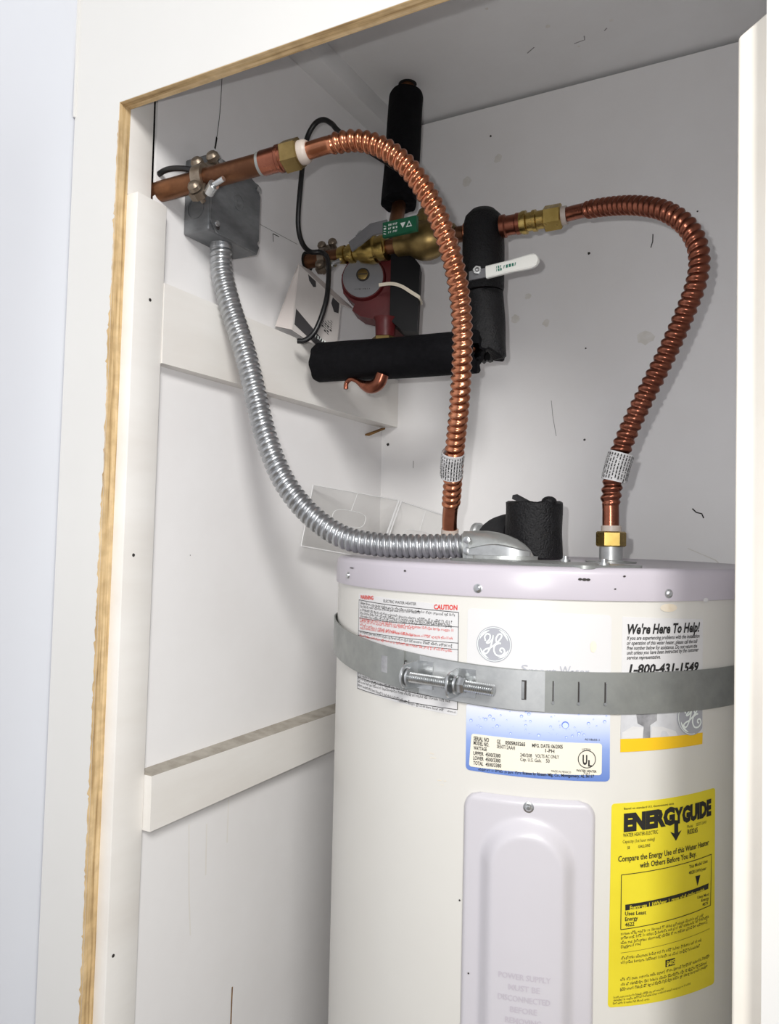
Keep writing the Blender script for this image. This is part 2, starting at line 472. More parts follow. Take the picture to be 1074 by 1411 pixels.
LABELS = {
 'warn': [
  ('WARNING', -31.87, 1.3315, -25.64, 1.3327, 0.00435, 'r', {'b': 0.03}),
  ('ELECTRIC WATER HEATER', -21.55, 1.3316, -10.85, 1.3318, 0.00285, 'k', {}),
  ('CAUTION', -5.96, 1.3297, -0.02, 1.3306, 0.00475, 'r', {'b': 0.035}),
  ('~0', -31.81, 1.3262, -0.39, 1.3242, 0.0027, 'k', {}),
  ('~1', -31.77, 1.3222, -9.13, 1.3238, 0.00275, 'k', {}),
  ('~2', -31.73, 1.3189, -0.95, 1.317, 0.0027, 'k', {}),
  ('~3', -31.69, 1.3151, -1.39, 1.3152, 0.00275, 'k', {}),
  ('~4', -31.66, 1.3118, -1.13, 1.3134, 0.0027, 'k', {}),
  ('~10', -31.84, 1.3089, -0.61, 1.3092, 0.0027, 'r', {}),
  ('~11', -31.81, 1.306, -11.12, 1.3073, 0.00275, 'r', {}),
  ('~12', -31.77, 1.3027, -10.73, 1.3005, 0.0028, 'r', {}),
  ('~13', -31.73, 1.2992, -0.48, 1.3016, 0.00275, 'r', {}),
  ('~20', -31.79, 1.2948, -0.94, 1.2942, 0.00265, 'k', {}),
  ('~21', -31.75, 1.291, -0.92, 1.2895, 0.0027, 'r', {}),
  ('~30', -32.29, 1.2498, -24.09, 1.2512, 0.00285, 'k', {}),
  ('~31', -32.25, 1.2461, -24.07, 1.2487, 0.0028, 'k', {}),
  ('~32', -32.22, 1.2441, -5.94, 1.2444, 0.00275, 'k', {}),
  ('~33', -32.18, 1.2406, -1.28, 1.2407, 0.0027, 'k', {}),
  ('~34', -32.14, 1.2371, -12.12, 1.2333, 0.00275, 'k', {}),
  ('~40', -15.75, 1.2324, -2.85, 1.2312, 0.00255, 'k', {'b': 0.02}),
  ('~41', -2.04, 1.2313, 0.34, 1.231, 0.00155, 'k', {}),
 ],
 'brand': [
  ('SERIAL NO', 4.37, 1.2078, 7.8, 1.2079, 0.00385, 'k', {'b': 0.02}),
  ('GE', 9.51, 1.2075, 10.33, 1.2073, 0.0038, 'k', {'b': 0.01}),
  ('0505R03265', 11.34, 1.2075, 15.59, 1.2074, 0.0034, 'k', {'b': 0.03}),
  ('MFG. DATE: 06/2005', 17.03, 1.207, 23.42, 1.2073, 0.00345, 'k', {'b': 0.02}),
  ('MODEL NO.', 4.38, 1.2037, 7.82, 1.2035, 0.0038, 'k', {'b': 0.02}),
  ('SE50T12AAH', 9.53, 1.2032, 13.42, 1.2031, 0.00345, 'k', {'b': 0.01}),
  ('1-PH', 19.79, 1.2032, 21.68, 1.2029, 0.00315, 'k', {'b': 0.02}),
  ('WATTAGE', 4.4, 1.199, 7.35, 1.1992, 0.0035, 'k', {'b': 0.02}),
  ('UPPER', 4.35, 1.194, 6.67, 1.1944, 0.0035, 'k', {'b': 0.02}),
  ('4500/3380', 7.09, 1.1943, 10.37, 1.1945, 0.0035, 'k', {'b': 0.02}),
  ('LOWER', 4.37, 1.1896, 6.69, 1.1897, 0.0035, 'k', {'b': 0.02}),
  ('4500/3380', 7.11, 1.1897, 10.39, 1.1899, 0.0035, 'k', {'b': 0.02}),
  ('TOTAL', 4.39, 1.1849, 6.64, 1.185, 0.0035, 'k', {'b': 0.02}),
  ('4500/3380', 7.13, 1.185, 10.55, 1.1853, 0.0035, 'k', {'b': 0.02}),
  ('240/208', 14.57, 1.1975, 17.0, 1.1975, 0.0032, 'k', {'b': 0.01}),
  ('VOLTS AC ONLY', 17.72, 1.1977, 22.67, 1.1979, 0.0032, 'k', {'b': 0.01}),
  ('Cap. U.S. Gals.', 14.58, 1.1935, 19.04, 1.1936, 0.0031, 'k', {'b': 0.01}),
  ('50', 19.95, 1.1938, 20.73, 1.1936, 0.0032, 'k', {'b': 0.01}),
  ('MADE IN MEXICO', 21.08, 1.1853, 25.19, 1.185, 0.00185, 'k', {}),
  ('LISTED', 27.48, 1.2065, 29.27, 1.2061, 0.0018, 'k', {'b': 0.01}),
  ('WATER HEATER', 26.29, 1.1869, 30.59, 1.1862, 0.002, 'k', {'b': 0.02}),
  ('7U61', 27.81, 1.1845, 29.07, 1.1843, 0.0019, 'k', {}),
  ('U', 27.59, 1.1936, 28.58, 1.1934, 0.0089, 'k', {'b': 0.04, 'f': 1}),
  ('L', 28.78, 1.192, 29.64, 1.1918, 0.0057, 'k', {'b': 0.04, 'f': 1}),
  ('~50', 5.54, 1.1803, 15.02, 1.1812, 0.0025, 'k', {'b': 0}),
  ('license by Rheem Mfg. Co., Montgomery, AL 36117', 15.15, 1.1813, 30.07, 1.1816, 0.0027, 'k', {'b': 0.02}),
  ('AS18603-1', 27.98, 1.2157, 31.11, 1.2153, 0.00185, 'k', {}),
  ('S', 14.49, 1.2754, 15.94, 1.2755, 0.0075, 'g', {'f': 1}),
  ('mart', 16.07, 1.2752, 21.9, 1.2756, 0.0058, 'g', {}),
  ('W', 22.55, 1.2757, 24.84, 1.2761, 0.0075, 'g', {'f': 1}),
  ('ater', 24.84, 1.2758, 28.79, 1.276, 0.00605, 'g', {}),
 ],
 'help': [
  ("We're Here To Help!", 37.06, 1.3142, 55.82, 1.3151, 0.00925, 'k', {'b': 0.035, 'i': 0.25}),
  ('If you are experiencing problems with the installation', 36.94, 1.3086, 55.71, 1.3093, 0.00365, 'k', {'b': 0.015, 'i': 0.3}),
  ('or operation of this water heater, please call the toll', 36.95, 1.304, 55.09, 1.3043, 0.00365, 'k', {'b': 0.015, 'i': 0.3}),
  ('free number below for assistance. Do not return the', 36.96, 1.2995, 54.98, 1.2997, 0.00365, 'k', {'b': 0.015, 'i': 0.3}),
  ('unit unless you have been instructed by the customer', 36.98, 1.295, 55.49, 1.2961, 0.00365, 'k', {'b': 0.015, 'i': 0.3}),
  ('service representative.', 36.99, 1.2905, 44.94, 1.2908, 0.0036, 'k', {'b': 0.015, 'i': 0.3}),
  ('1-800-431-1549', 37.44, 1.2773, 55.54, 1.2773, 0.0088, 'k', {'b': 0.035, 'i': 0.2}),
 ],
 'energy': [
  ('Based on standard U.S. Government tests', 36.73, 1.1518, 48.78, 1.1533, 0.00195, 'k', {'b': 0.01}),
  ('ENERG', 36.71, 1.1325, 49.09, 1.1359, 0.01585, 'k', {'b': 0.07, 'f': 1}),
  ('Y', 48.91, 1.136, 51.34, 1.1362, 0.0142, 'k', {'b': 0.07, 'f': 1}),
  ('GUIDE', 51.07, 1.1356, 60.04, 1.1378, 0.015, 'k', {'b': 0.07, 'f': 1}),
  ('WATER HEATER-ELECTRIC', 36.58, 1.1267, 44.78, 1.128, 0.00335, 'k', {'b': 0.005}),
  ('Model', 52.49, 1.1292, 54.13, 1.1292, 0.0028, 'k', {}),
  ('SE50T12AAH', 55.12, 1.1295, 58.37, 1.1301, 0.00285, 'k', {}),
  ('R03265', 52.6, 1.1233, 55.64, 1.1235, 0.00465, 'k', {'b': 0.02}),
  ('Capacity (1st hour rating)', 36.52, 1.121, 43.98, 1.1219, 0.003, 'k', {}),
  ('58', 37.58, 1.1154, 38.1, 1.1156, 0.00275, 'k', {'b': 0.01}),
  ('GALLONS', 40.07, 1.1161, 42.87, 1.1165, 0.0027, 'k', {'b': 0.01}),
  ('Compare the Energy Use of this Water Heater', 35.54, 1.1043, 59.32, 1.109, 0.0052, 'k', {'b': 0.02}),
  ('with Others Before You Buy.', 40.5, 1.0976, 55.3, 1.1011, 0.0052, 'k', {'b': 0.02}),
  ('This Model Uses', 53.16, 1.0908, 58.92, 1.0923, 0.00315, 'k', {'b': 0.01}),
  ('4828 kWh/year', 53.08, 1.0853, 58.5, 1.0858, 0.0031, 'k', {'b': 0.01}),
  ('Energy use  |  kWh/year  |  range of all similar models', 38.25, 1.0603, 57.79, 1.066, 0.0037, 'y', {'b': 0.02}),
  ('Uses Least', 37.22, 1.0551, 42.09, 1.0548, 0.0036, 'k', {'b': 0.02}),
  ('Energy', 37.24, 1.05, 40.17, 1.0504, 0.0036, 'k', {'b': 0.02}),
  ('4622', 37.25, 1.0449, 39.35, 1.0453, 0.0036, 'k', {'b': 0.02}),
  ('Uses Most', 55.71, 1.0604, 59.57, 1.0604, 0.0028, 'k', {'b': 0.01}),
  ('Energy', 56.97, 1.0565, 59.47, 1.0567, 0.0028, 'k', {'b': 0.01}),
  ('4879', 57.3, 1.0521, 59.15, 1.052, 0.00285, 'k', {'b': 0.01}),
  ('~60', 36.32, 1.0374, 57.75, 1.0421, 0.00285, 'k', {'b': 0.01}),
  ('~61', 36.33, 1.0335, 59.75, 1.0392, 0.0029, 'k', {'b': 0.01}),
  ('~62', 36.34, 1.0293, 59.19, 1.035, 0.0029, 'k', {'b': 0.01}),
  ('~63', 36.35, 1.0254, 41.15, 1.0275, 0.00285, 'k', {'b': 0.01}),
  ('~64', 36.38, 1.0152, 57.39, 1.0197, 0.00295, 'k', {'b': 0.01}),
  ('~65', 36.39, 1.0114, 56.77, 1.0144, 0.0029, 'k', {'b': 0.01}),
  ('~66', 36.36, 0.9959, 59.97, 1.0017, 0.0029, 'k', {'b': 0.01}),
  ('~67', 36.37, 0.9914, 59.08, 0.9962, 0.00285, 'k', {'b': 0.01}),
  ('~68', 36.31, 0.987, 59.31, 0.9928, 0.0029, 'k', {'b': 0.01}),
  ('$405', 47.19, 1.0047, 49.35, 1.0053, 0.00455, 'y', {'b': 0.03}),
  ('~80', 34.81, 0.9804, 46.83, 0.9832, 0.002, 'k', {}),
  ('~81', 34.81, 0.9778, 53.94, 0.9821, 0.00195, 'k', {}),
  ('~82', 34.75, 0.9751, 43.33, 0.9761, 0.0019, 'k', {}),
 ],
}
MARKS = {'e405': [(47.01, 1.0097), (49.42, 1.0104), (49.44, 1.004), (47.02, 1.0036)],
 'earrow': [(49.4, 1.119), (47.89, 1.1282), (48.94, 1.1262), (48.9, 1.1385), (49.97, 1.138), (50.0, 1.1266), (50.91, 1.1283)],
 'ebar': [(37.27, 1.0647), (59.32, 1.0719), (59.22, 1.067), (37.29, 1.0596)],
 'ebox': [(36.31, 1.0922), (60.27, 1.099), (60.06, 1.0505), (36.3, 1.0424)],
 'eline': [(36.36, 1.0212), (59.78, 1.0285)],
 'emb': [(12.03, 1.0017), (20.44, 1.004), (10.28, 0.9567)],
 'etri': [(55.05, 1.0823), (56.58, 1.0823), (55.73, 1.0724)],
 'gelogo2': [(54.24, 1.2295), (48.78, 1.2312)],
 'hy': [(35.78, 1.2169), (56.99, 1.2177), (56.89, 1.2065), (35.73, 1.2038)],
 'ul': [(28.5, 1.1983), (26.52, 1.1981), (30.49, 1.1984), (28.47, 1.2061), (28.52, 1.19)],
 'wbox': [(-32.53, 1.3303), (0.28, 1.3283), (0.42, 1.2346), (-32.33, 1.2339)],
 'wh1': [(-32.31, 1.3104), (0.35, 1.3142)],
 'wh2': [(-32.37, 1.2967), (0.32, 1.2986)],
 'wh3': [(-32.54, 1.2917), (0.35, 1.2923)],
 'wh4': [(-32.25, 1.2465), (0.18, 1.243)]}

# ================================================================== the closet
XL, YB, YF, PLY, ZC = -0.7294, 1.30, 0.64, 0.017, 2.197
LEAN, ZLEAN = 0.0128, 1.913            # the left side of the door frame is a little out of plumb

fl = structure(obj('floor', box(-1.6, 1.6, -3.0, 1.36, -0.05, 0.0), 'floor'), 'brown floor of the closet and the room', 'floor')
structure(obj('ceiling', box(XL - 0.10, 0.05, YF + PLY, 1.36, ZC, ZC + 0.03), 'ceiling'), 'grey-white painted board ceiling of the closet', 'ceiling')
ceil_o = bpy.data.objects['ceiling']
wall_back = structure(obj('wall_back', box(XL - 0.02, 0.03, YB, YB + 0.018, 0.0, ZC - 0.0075), 'wall'), 'white painted back wall of the closet', 'wall')
obj('light_stop', box(XL - 0.06, 0.05, YB + 0.04, YB + 0.05, 0.0, ZC), 'cavity_shade', wall_back)  # unseen black sheet added to stop light leaking through the ceiling gap
wall_left = structure(obj('wall_left', box(XL - 0.004, XL, 0.7005, YB + 0.001, 0.0, ZC), 'wall'), 'white painted left side wall of the closet', 'wall')
obj('light_stop', box(XL - 0.06, XL - 0.05, YF + PLY, YB + 0.05, 0.0, ZC), 'cavity_shade', wall_left)  # unseen black sheet added so the gap beside the stud looks dark
wall_right = structure(obj('wall_right', box(-0.024, 0.0, YF + PLY, YB + 0.05, 0.0, ZC), 'wall'), 'white painted right side wall of the closet', 'wall')

# painted plywood front with the door opening cut into it
XO_L, XO_R, ZH = -0.7300, -0.0305, 1.9145
ztop = 2.75
g = join(box(XO_L - 0.0785, XO_L, YF, YF + PLY, 0.0, ZH, shear=LEAN, zref=ZLEAN),
         box(XO_L - 0.0785, XO_R, YF, YF + PLY, ZH, ztop),
         box(XO_R, 0.9, YF, YF + PLY, 0.0, ztop))
wall_front = structure(obj('wall_front', g, 'front', smooth=False), 'white painted plywood front around the closet opening', 'wall')
e = 0.0006
obj('raw_plywood_edge', box(XO_L, XO_L + e, YF + 0.0004, YF + PLY, 0.0, ZH - e, shear=LEAN, zref=ZLEAN), 'ply', wall_front, label='unpainted sawn plywood edge')
obj('raw_plywood_edge', box(XO_L, XO_R, YF + 0.0004, YF + PLY, ZH - e, ZH), 'ply', wall_front, label='unpainted sawn plywood edge over the opening')
# chipped paint along the sawn edge: bare slivers on the face beside the opening
rng = random.Random(3)
vv, ff = [], []
z = 0.35
while z < ZH - 0.02:
    w = abs(rng.gauss(0, 0.0016)) + (0.0016 if z < 1.45 else 0.0)
    if 1.58 < z < 1.66: w += 0.002
    x = XO_L + (z - ZLEAN) * LEAN
    vv += [Vector((x - w, YF - 0.0004, z)), Vector((x + 0.0004, YF - 0.0004, z))]
    z += rng.uniform(0.002, 0.007)
for i in range(0, len(vv) - 2, 2): ff.append((i, i + 1, i + 3, i + 2))
obj('chipped_paint', (vv, ff), 'ply', wall_front, smooth=False)
# joint between two boards of the front, at the left
obj('board_joint', box(XO_L - 0.0785, XO_L - 0.0765, YF - 0.003, YF + 0.001, ZH, ztop), 'front', wall_front)

# wall of the room that meets the front at the left, with a rounded corner bead
wr = structure(obj('wall_outer', box(-0.93, -0.8100, -3.0, YF + 0.02, 0.0, ztop, shear=LEAN, zref=ZLEAN), 'room'), 'bluish-white room wall left of the closet front', 'wall')

# stud and strips of the frame
structure(obj('trim_1', box(XL - 0.0480, XL - 0.0002, YF + PLY, 0.6945, 1.8100, ZC, 0.0008, shear=0.006, zref=ZLEAN), 'cleat'), 'white painted stud behind the left edge of the opening', 'stud')
t2 = structure(obj('trim_2', box(XL - 0.02, -0.7130, YF + PLY, 0.7050, 0.0, 1.8095, 0.001, shear=0.0115, zref=1.8), 'cleat'), 'white painted wooden strip on the left side of the opening', 'strip')
for y, zz in ((0.6729, 1.3716), (0.6665, 0.8978), (0.683, 1.685)):
    x = -0.7130 + (zz - 1.8) * 0.0115
    obj('nail_hole', cyl((x - 0.001, y, zz), (x + 0.0004, y, zz), 0.0021, 10), 'mark', t2)
gs = box(-0.0516, -0.0240, YF + PLY, 0.690, 0.0, 1.8075, 0.0025, 3)
for v in gs[0]:
    if v.z > 1.8: v.z += (v.x + 0.0516) * 0.5 + (-0.004 if v.x < -0.045 else 0)
structure(obj('trim_3', gs, 'cream'), 'cream painted wooden strip on the right side of the opening', 'strip')
# cleats on the left wall
t4 = structure(obj('trim_4', hexa([(XL, 0.7055, 1.6115), (-0.7135, 0.7055, 1.6115), (-0.7135, 0.7055, 1.7130), (XL, 0.7055, 1.7130), (XL, YB, 1.6100), (-0.6950, YB, 1.6100), (-0.6950, YB, 1.7000), (XL, YB, 1.7000)]), 'cleat'), 'white painted wooden cleat on the left wall under the grey box', 'cleat')
t5 = structure(obj('trim_5', hexa([(XL, 0.7055, 1.0325), (-0.7095, 0.7055, 1.0325), (-0.7095, 0.7055, 1.1000), (XL, 0.7055, 1.1000), (XL, YB, 1.0460), (-0.6960, YB, 1.0460), (-0.6960, YB, 1.1030), (XL, YB, 1.1030)]), 'cleat'), 'white painted lower wooden cleat with a dusty top edge', 'cleat')
obj('dust_layer', hexa([(XL, 0.7060, 1.1000), (-0.7100, 0.7060, 1.1000), (-0.7100, 0.7060, 1.1006), (XL, 0.7060, 1.1050), (XL, YB, 1.1030), (-0.6966, YB, 1.1030), (-0.6966, YB, 1.1036), (XL, YB, 1.1080)]), 'dust', t5, label='grey dust lying on the cleat')
structure(obj('trim_6', box(XL, -0.6895, YF + PLY, YB, 2.1585, ZC, 0.001), 'ceiling'), 'grey-white wooden strip along the left edge of the ceiling', 'strip')
# splinter in the back corner under the upper cleat
obj('splinter', hexa([(-0.729, 1.235, 1.588), (-0.722, 1.238, 1.587), (-0.716, 1.288, 1.606), (-0.724, 1.288, 1.6075),
                      (-0.729, 1.236, 1.591), (-0.722, 1.239, 1.590), (-0.716, 1.289, 1.609), (-0.724, 1.289, 1.609)]), 'rawwood', t4)

# marks that belong to the walls
def wall_strip(pts, w, parent, mat, plane):
    """thin line of dirt along pts (a, z) on the left ('x') or back ('y') wall or the ceiling ('z')"""
    vv, ff = [], []
    for i, (a, b) in enumerate(pts):
        p, q = pts[max(i - 1, 0)], pts[min(i + 1, len(pts) - 1)]
        d = Vector((q[0] - p[0], q[1] - p[1])).normalized()
        n = Vector((-d.y, d.x)) * w / 2
        for s in (1, -1):
            u, v = a + n.x * s, b + n.y * s
            vv.append(Vector((XL + 0.0004, u, v)) if plane == 'x' else Vector((u, YB - 0.0004, v)) if plane == 'y' else Vector((u, v, ZC - 0.0004)))
    for i in range(len(pts) - 1): ff.append((2 * i, 2 * i + 1, 2 * i + 3, 2 * i + 2))
    return obj('scratch', (vv, ff), mat, parent, smooth=False)
def wall_dot(a, b, r, parent, mat, plane, seed=0, name='nail_hole'):
    rg = random.Random(seed)
    n = 12
    pts = [(a + cos(2 * pi * i / n) * r * rg.uniform(0.7, 1.2), b + sin(2 * pi * i / n) * r * rg.uniform(0.7, 1.2)) for i in range(n)]
    vv = [Vector((XL + 0.0005, u, v)) if plane == 'x' else Vector((u, YB - 0.0005, v)) if plane == 'y' else Vector((u, v, ZC - 0.0005)) for u, v in pts]
    return obj(name, (vv, [tuple(range(n))]), mat, parent, smooth=False)
wall_strip([(0.8175, 2.040), (0.8165, 2.005), (0.8150, 1.985), (0.8121, 1.962), (0.8085, 1.940)], 0.0011, wall_left, 'mark', 'x')
wall_strip([(0.8105, 1.952), (0.8085, 1.940), (0.8073, 1.934)], 0.0030, wall_left, 'mark', 'x')
wall_strip([(0.855, 1.8655), (0.9136, 1.8660), (1.0074, 1.8690)], 0.0008, wall_left, 'pencil', 'x')
wall_strip([(0.9425, 1.8632), (0.9440, 1.8512)], 0.0014, wall_left, 'mark', 'x')
wall_strip([(0.9425, 1.8632), (0.9580, 1.8640)], 0.0014, wall_left, 'mark', 'x')
wall_strip([(0.893, 0.660), (0.8935, 0.700), (0.8945, 0.748)], 0.0028, wall_left, 'rawwood', 'x')
for k, (a, b) in enumerate([(0.7823, 1.370), (0.93, 1.52)]):
    wall_dot(a, b, 0.0009, wall_left, 'pencil', 'x', k)
for k, pts in enumerate([[(0.795, 1.01), (0.797, 0.96), (0.799, 0.915), (0.804, 0.86)], [(0.83, 1.0), (0.831, 0.93)], [(0.875, 1.02), (0.874, 0.96)]]):
    o = wall_strip(pts, 0.0024, wall_left, 'cleat', 'x'); o.name = 'paint_drip'
for k, (a, b, r) in enumerate([(-0.3327, 1.8899, 0.0024), (-0.3359, 1.5713, 0.0020), (-0.3359, 1.727, 0.0016), (-0.715, 1.578, 0.003), (-0.515, 2.135, 0.0022), (-0.16, 1.93, 0.0014)]):
    wall_dot(a, b, r, wall_back, 'mark', 'y', k)
for k, (a, b, r) in enumerate([(-0.4629, 1.7917, 0.008), (-0.4058, 1.7786, 0.007), (-0.2382, 1.7354, 0.013), (-0.44, 1.83, 0.006), (-0.56, 2.06, 0.009), (-0.50, 2.09, 0.008)]):
    wall_dot(a, b, r, wall_back, 'smudge', 'y', 20 + k, 'smudge')
wall_strip([(-0.2282, 1.905), (-0.2284, 1.893), (-0.2312, 1.883)], 0.0016, wall_back, 'mark', 'y')
wall_strip([(-0.3945, 1.642), (-0.3915, 1.615), (-0.3850, 1.580)], 0.0010, wall_back, 'pencil', 'y')
wall_strip([(-0.164, 1.455), (-0.158, 1.449), (-0.150, 1.447), (-0.147, 1.440)], 0.0020, wall_back, 'mark', 'y')
wall_strip([(-0.6595, 1.545), (-0.6597, 1.531)], 0.0012, wall_back, 'pencil', 'y')
wall_strip([(-0.10, 1.35), (-0.13, 1.375), (-0.17, 1.392)], 0.0016, wall_back, 'smudge', 'y')
for k, (a, b, r) in enumerate([(-0.43, 1.06, 0.003), (-0.36, 1.14, 0.004), (-0.27, 1.17, 0.004), (-0.20, 1.05, 0.003), (-0.33, 1.21, 0.0025)]):
    wall_dot(a, b, r, ceil_o, 'smudge', 'z', 40 + k, 'smudge')
for k, pts in enumerate([[(-0.41, 1.19), (-0.395, 1.18)], [(-0.335, 1.20), (-0.318, 1.198), (-0.316, 1.188)], [(-0.285, 1.19), (-0.280, 1.185)]]):
    wall_strip(pts, 0.002, ceil_o, 'pencil', 'z')
obj('pipe_hole', lathe((-0.6255, 1.180, ZC + 0.001), (-0.6255, 1.180, ZC - 0.0008), [(0, 0.0165), (1, 0.0160)], 24), 'cavity_shade', ceil_o)

# ================================================================== water heater
TCX, TCY, TR = -0.301, 0.945, 0.25
ZLID = 1.375
def on_tank(a, z, lift=0.0):
    a = radians(a)
    return Vector((TCX + (TR + lift) * sin(a), TCY - (TR + lift) * cos(a), z))

def patch(tl, tr, br, bl, lift=0.0006, n=24, rc=0.0, thick=True):
    """sheet wrapped on the tank between four (angle, z) corners, corner radius rc"""
    vv, ff = [], []
    W = radians(abs(tr[0] - tl[0])) * TR
    us = [i / n for i in range(n + 1)]
    if rc: us = sorted(set(us + [rc / W * k for k in (0.03, 0.13, 0.3, 0.6, 1.0)] + [1 - rc / W * k for k in (0.03, 0.13, 0.3, 0.6, 1.0)]))
    for u in us:
        at = tl[0] + (tr[0] - tl[0]) * u; zt = tl[1] + (tr[1] - tl[1]) * u
        ab = bl[0] + (br[0] - bl[0]) * u; zb = bl[1] + (br[1] - bl[1]) * u
        d = min(u, 1 - u) * W
        ins = rc - sqrt(max(rc * rc - (rc - d) ** 2, 0)) if rc and d < rc else 0.0
        zt -= ins; zb += ins
        vv += [on_tank(at, zt, 0.0), on_tank(at, zt, lift), on_tank(ab, zb, lift), on_tank(ab, zb, 0.0)]
    m = len(us)
    for i in range(m - 1):
        for k in range(3): ff.append((4 * i + k, 4 * i + k + 1, 4 * i + 5 + k, 4 * i + 4 + k))
    ff.append((0, 1, 2, 3)); ff.append(tuple(4 * (m - 1) + k for k in (3, 2, 1, 0)))
    return vv, ff

def poly_on_tank(pts, lift):
    return [on_tank(a, z, lift) for a, z in pts], [tuple(range(len(pts)))]

def line_on_tank(p, q, w, lift, n=16):
    vv, ff = [], []
    da = (q[0] - p[0]); dz = q[1] - p[1]
    L = sqrt((radians(da) * TR) ** 2 + dz ** 2)
    na = -dz / L * w / 2 / TR * 180 / pi; nz = radians(da) * TR / L * w / 2
    for i in range(n + 1):
        t = i / n
        a, z = p[0] + da * t, p[1] + dz * t
        vv += [on_tank(a + na, z + nz, lift), on_tank(a - na, z - nz, lift)]
    for i in range(n): ff.append((2 * i, 2 * i + 1, 2 * i + 3, 2 * i + 2))
    return vv, ff

def disc_on_tank(a, z, r, lift, n=28, r_in=0.0, sx=1.0, a0=0.0, a1=2 * pi):
    k = 180 / pi / TR
    if r_in == 0.0 and a1 - a0 > 6.28:
        pts = [(a + cos(2 * pi * i / n) * r * k * sx, z + sin(2 * pi * i / n) * r) for i in range(n)]
        return [on_tank(a, z, lift)] + [on_tank(p, q, lift) for p, q in pts], [(0, 1 + i, 1 + (i + 1) % n) for i in range(n)]
    vv, ff = [], []
    for i in range(n + 1):
        t = a0 + (a1 - a0) * i / n
        for rr in (r_in, r): vv.append(on_tank(a + cos(t) * rr * k * sx, z + sin(t) * rr, lift))
    for i in range(n): ff.append((2 * i, 2 * i + 1, 2 * i + 3, 2 * i + 2))
    return vv, ff

def greek_line(seed, a0, z0, a1, z1, h, lift):
    """print too small to read: words of letter-sized strokes"""
    rg = random.Random(seed)
    vv, ff = [], []
    L = radians(a1 - a0) * TR
    x = 0.0
    lw = h * 0.52
    while x < L - lw:
        for _ in range(rg.randint(2, 9)):
            if x > L - lw: break
            y0, y1 = 0.0, h * rg.choice((0.62, 0.62, 0.62, 0.95, 0.95))
            if rg.random() < 0.12: y0 = -h * 0.22
            for (u0, u1, b0, b1) in rg.choice((((0.05, 0.28, 0, 1), (0.28, 0.8, 0.7, 1)), ((0.05, 0.30, 0, 1), (0.55, 0.8, 0, 0.62)), ((0.1, 0.8, 0, 0.25), (0.1, 0.8, 0.7, 1), (0.1, 0.32, 0.2, 0.8)), ((0.3, 0.58, 0, 1),))):
                q = []
                for uu, bb in ((u0, b0), (u1, b0), (u1, b1), (u0, b1)):
                    t = (x + uu * lw) / L
                    q.append(on_tank(a0 + (a1 - a0) * t, z0 + (z1 - z0) * t + y0 + (y1 - y0) * bb, lift))
                n = len(vv); vv += q; ff.append((n, n + 1, n + 2, n + 3))
            x += lw
        x += lw * 0.7
    return vv, ff

def tank_text(item, lift):
    txt, a0, z0, a1, z1, h, c, k = item
    if txt.startswith('~'): return greek_line(int(txt[1:]), a0, z0, a1, z1, h, lift)
    v, f = text_mesh(txt, k.get('b', 0.0), k.get('i', 0.0))
    x0 = min(p[0] for p in v); x1 = max(p[0] for p in v)
    y1 = 0.69 + k.get('b', 0.0)
    out = []
    for x, y in v:
        t = (x - x0) / (x1 - x0)
        out.append(on_tank(a0 + (a1 - a0) * t, z0 + (z1 - z0) * t + y / y1 * h, lift))
    return out, f

def letter(parent, key, lift, names={'k': ('lettering', 'ink'), 'r': ('red_lettering', 'redink'), 'g': ('grey_lettering', 'paleink'), 'y': ('yellow_lettering', 'yellow')}, extra=None, lift2=0.0003):
    for c in 'krgy':
        gs = [tank_text(i, lift + (lift2 if c == 'y' else 0)) for i in LABELS[key] if i[6] == c]
        if extra and c in extra: gs += extra[c]
        if c == 'y':
            for q in gs: obj(names[c][0], q, names[c][1], parent, smooth=False)
            continue
        if gs: obj(names[c][0], join(*gs), names[c][1], parent, smooth=False)

def circle_frame(a):
    """outward normal, tangent at an angle of the tank"""
    r = radians(a)
    return Vector((sin(r), -cos(r), 0)), Vector((cos(r), sin(r), 0))

heater = thing('water_heater', (TCX, TCY, 0.0), 'tall cream water heater tank with stickers and lilac-grey lid', 'water heater')
# body, slightly dented on its left flank
prof = [(0.0, 0.02, 0.235), (0, 0.03, TR)]
zs = [0.0, 0.025, 0.03, 0.4, 0.7, 0.9, 1.0, 1.05, 1.06, 1.075, 1.1, 1.14, 1.15, 1.165, 1.2, 1.3, 1.345]
seg = 256
vv, ff = [], []
for j, z in enumerate(zs):
    r = TR - (0.004 if z < 0.01 else 0.0)
    for i in range(seg):
        a = 360.0 * i / seg
        vv.append(on_tank(a, z, r - TR))
for j in range(len(zs) - 1):
    for i in range(seg):
        k = (i + 1) % seg
        ff.append((j * seg + i, j * seg + k, (j + 1) * seg + k, (j + 1) * seg + i))
ff.append(tuple(reversed(range(seg))))
obj('tank_body', (vv, ff), 'tank', heater, angle=60)
c0, c1 = V(TCX, TCY, 1.30), V(TCX, TCY, 1.40)
def lp(z): return (z - 1.30) / 0.10
obj('lid', lathe(c0, c1, [(lp(1.3445), TR), (lp(1.3448), TR + 0.0022), (lp(1.347), TR + 0.0026), (lp(1.369), TR + 0.0022), (lp(1.3725), TR + 0.0012), (lp(1.3748), TR - 0.0015),
                          (lp(1.3755), TR - 0.006), (lp(1.3748), TR - 0.011), (lp(1.3738), TR - 0.014), (lp(1.3745), 0.12), (lp(ZLID), 0.0005)], 256), 'lid', heater, angle=50)
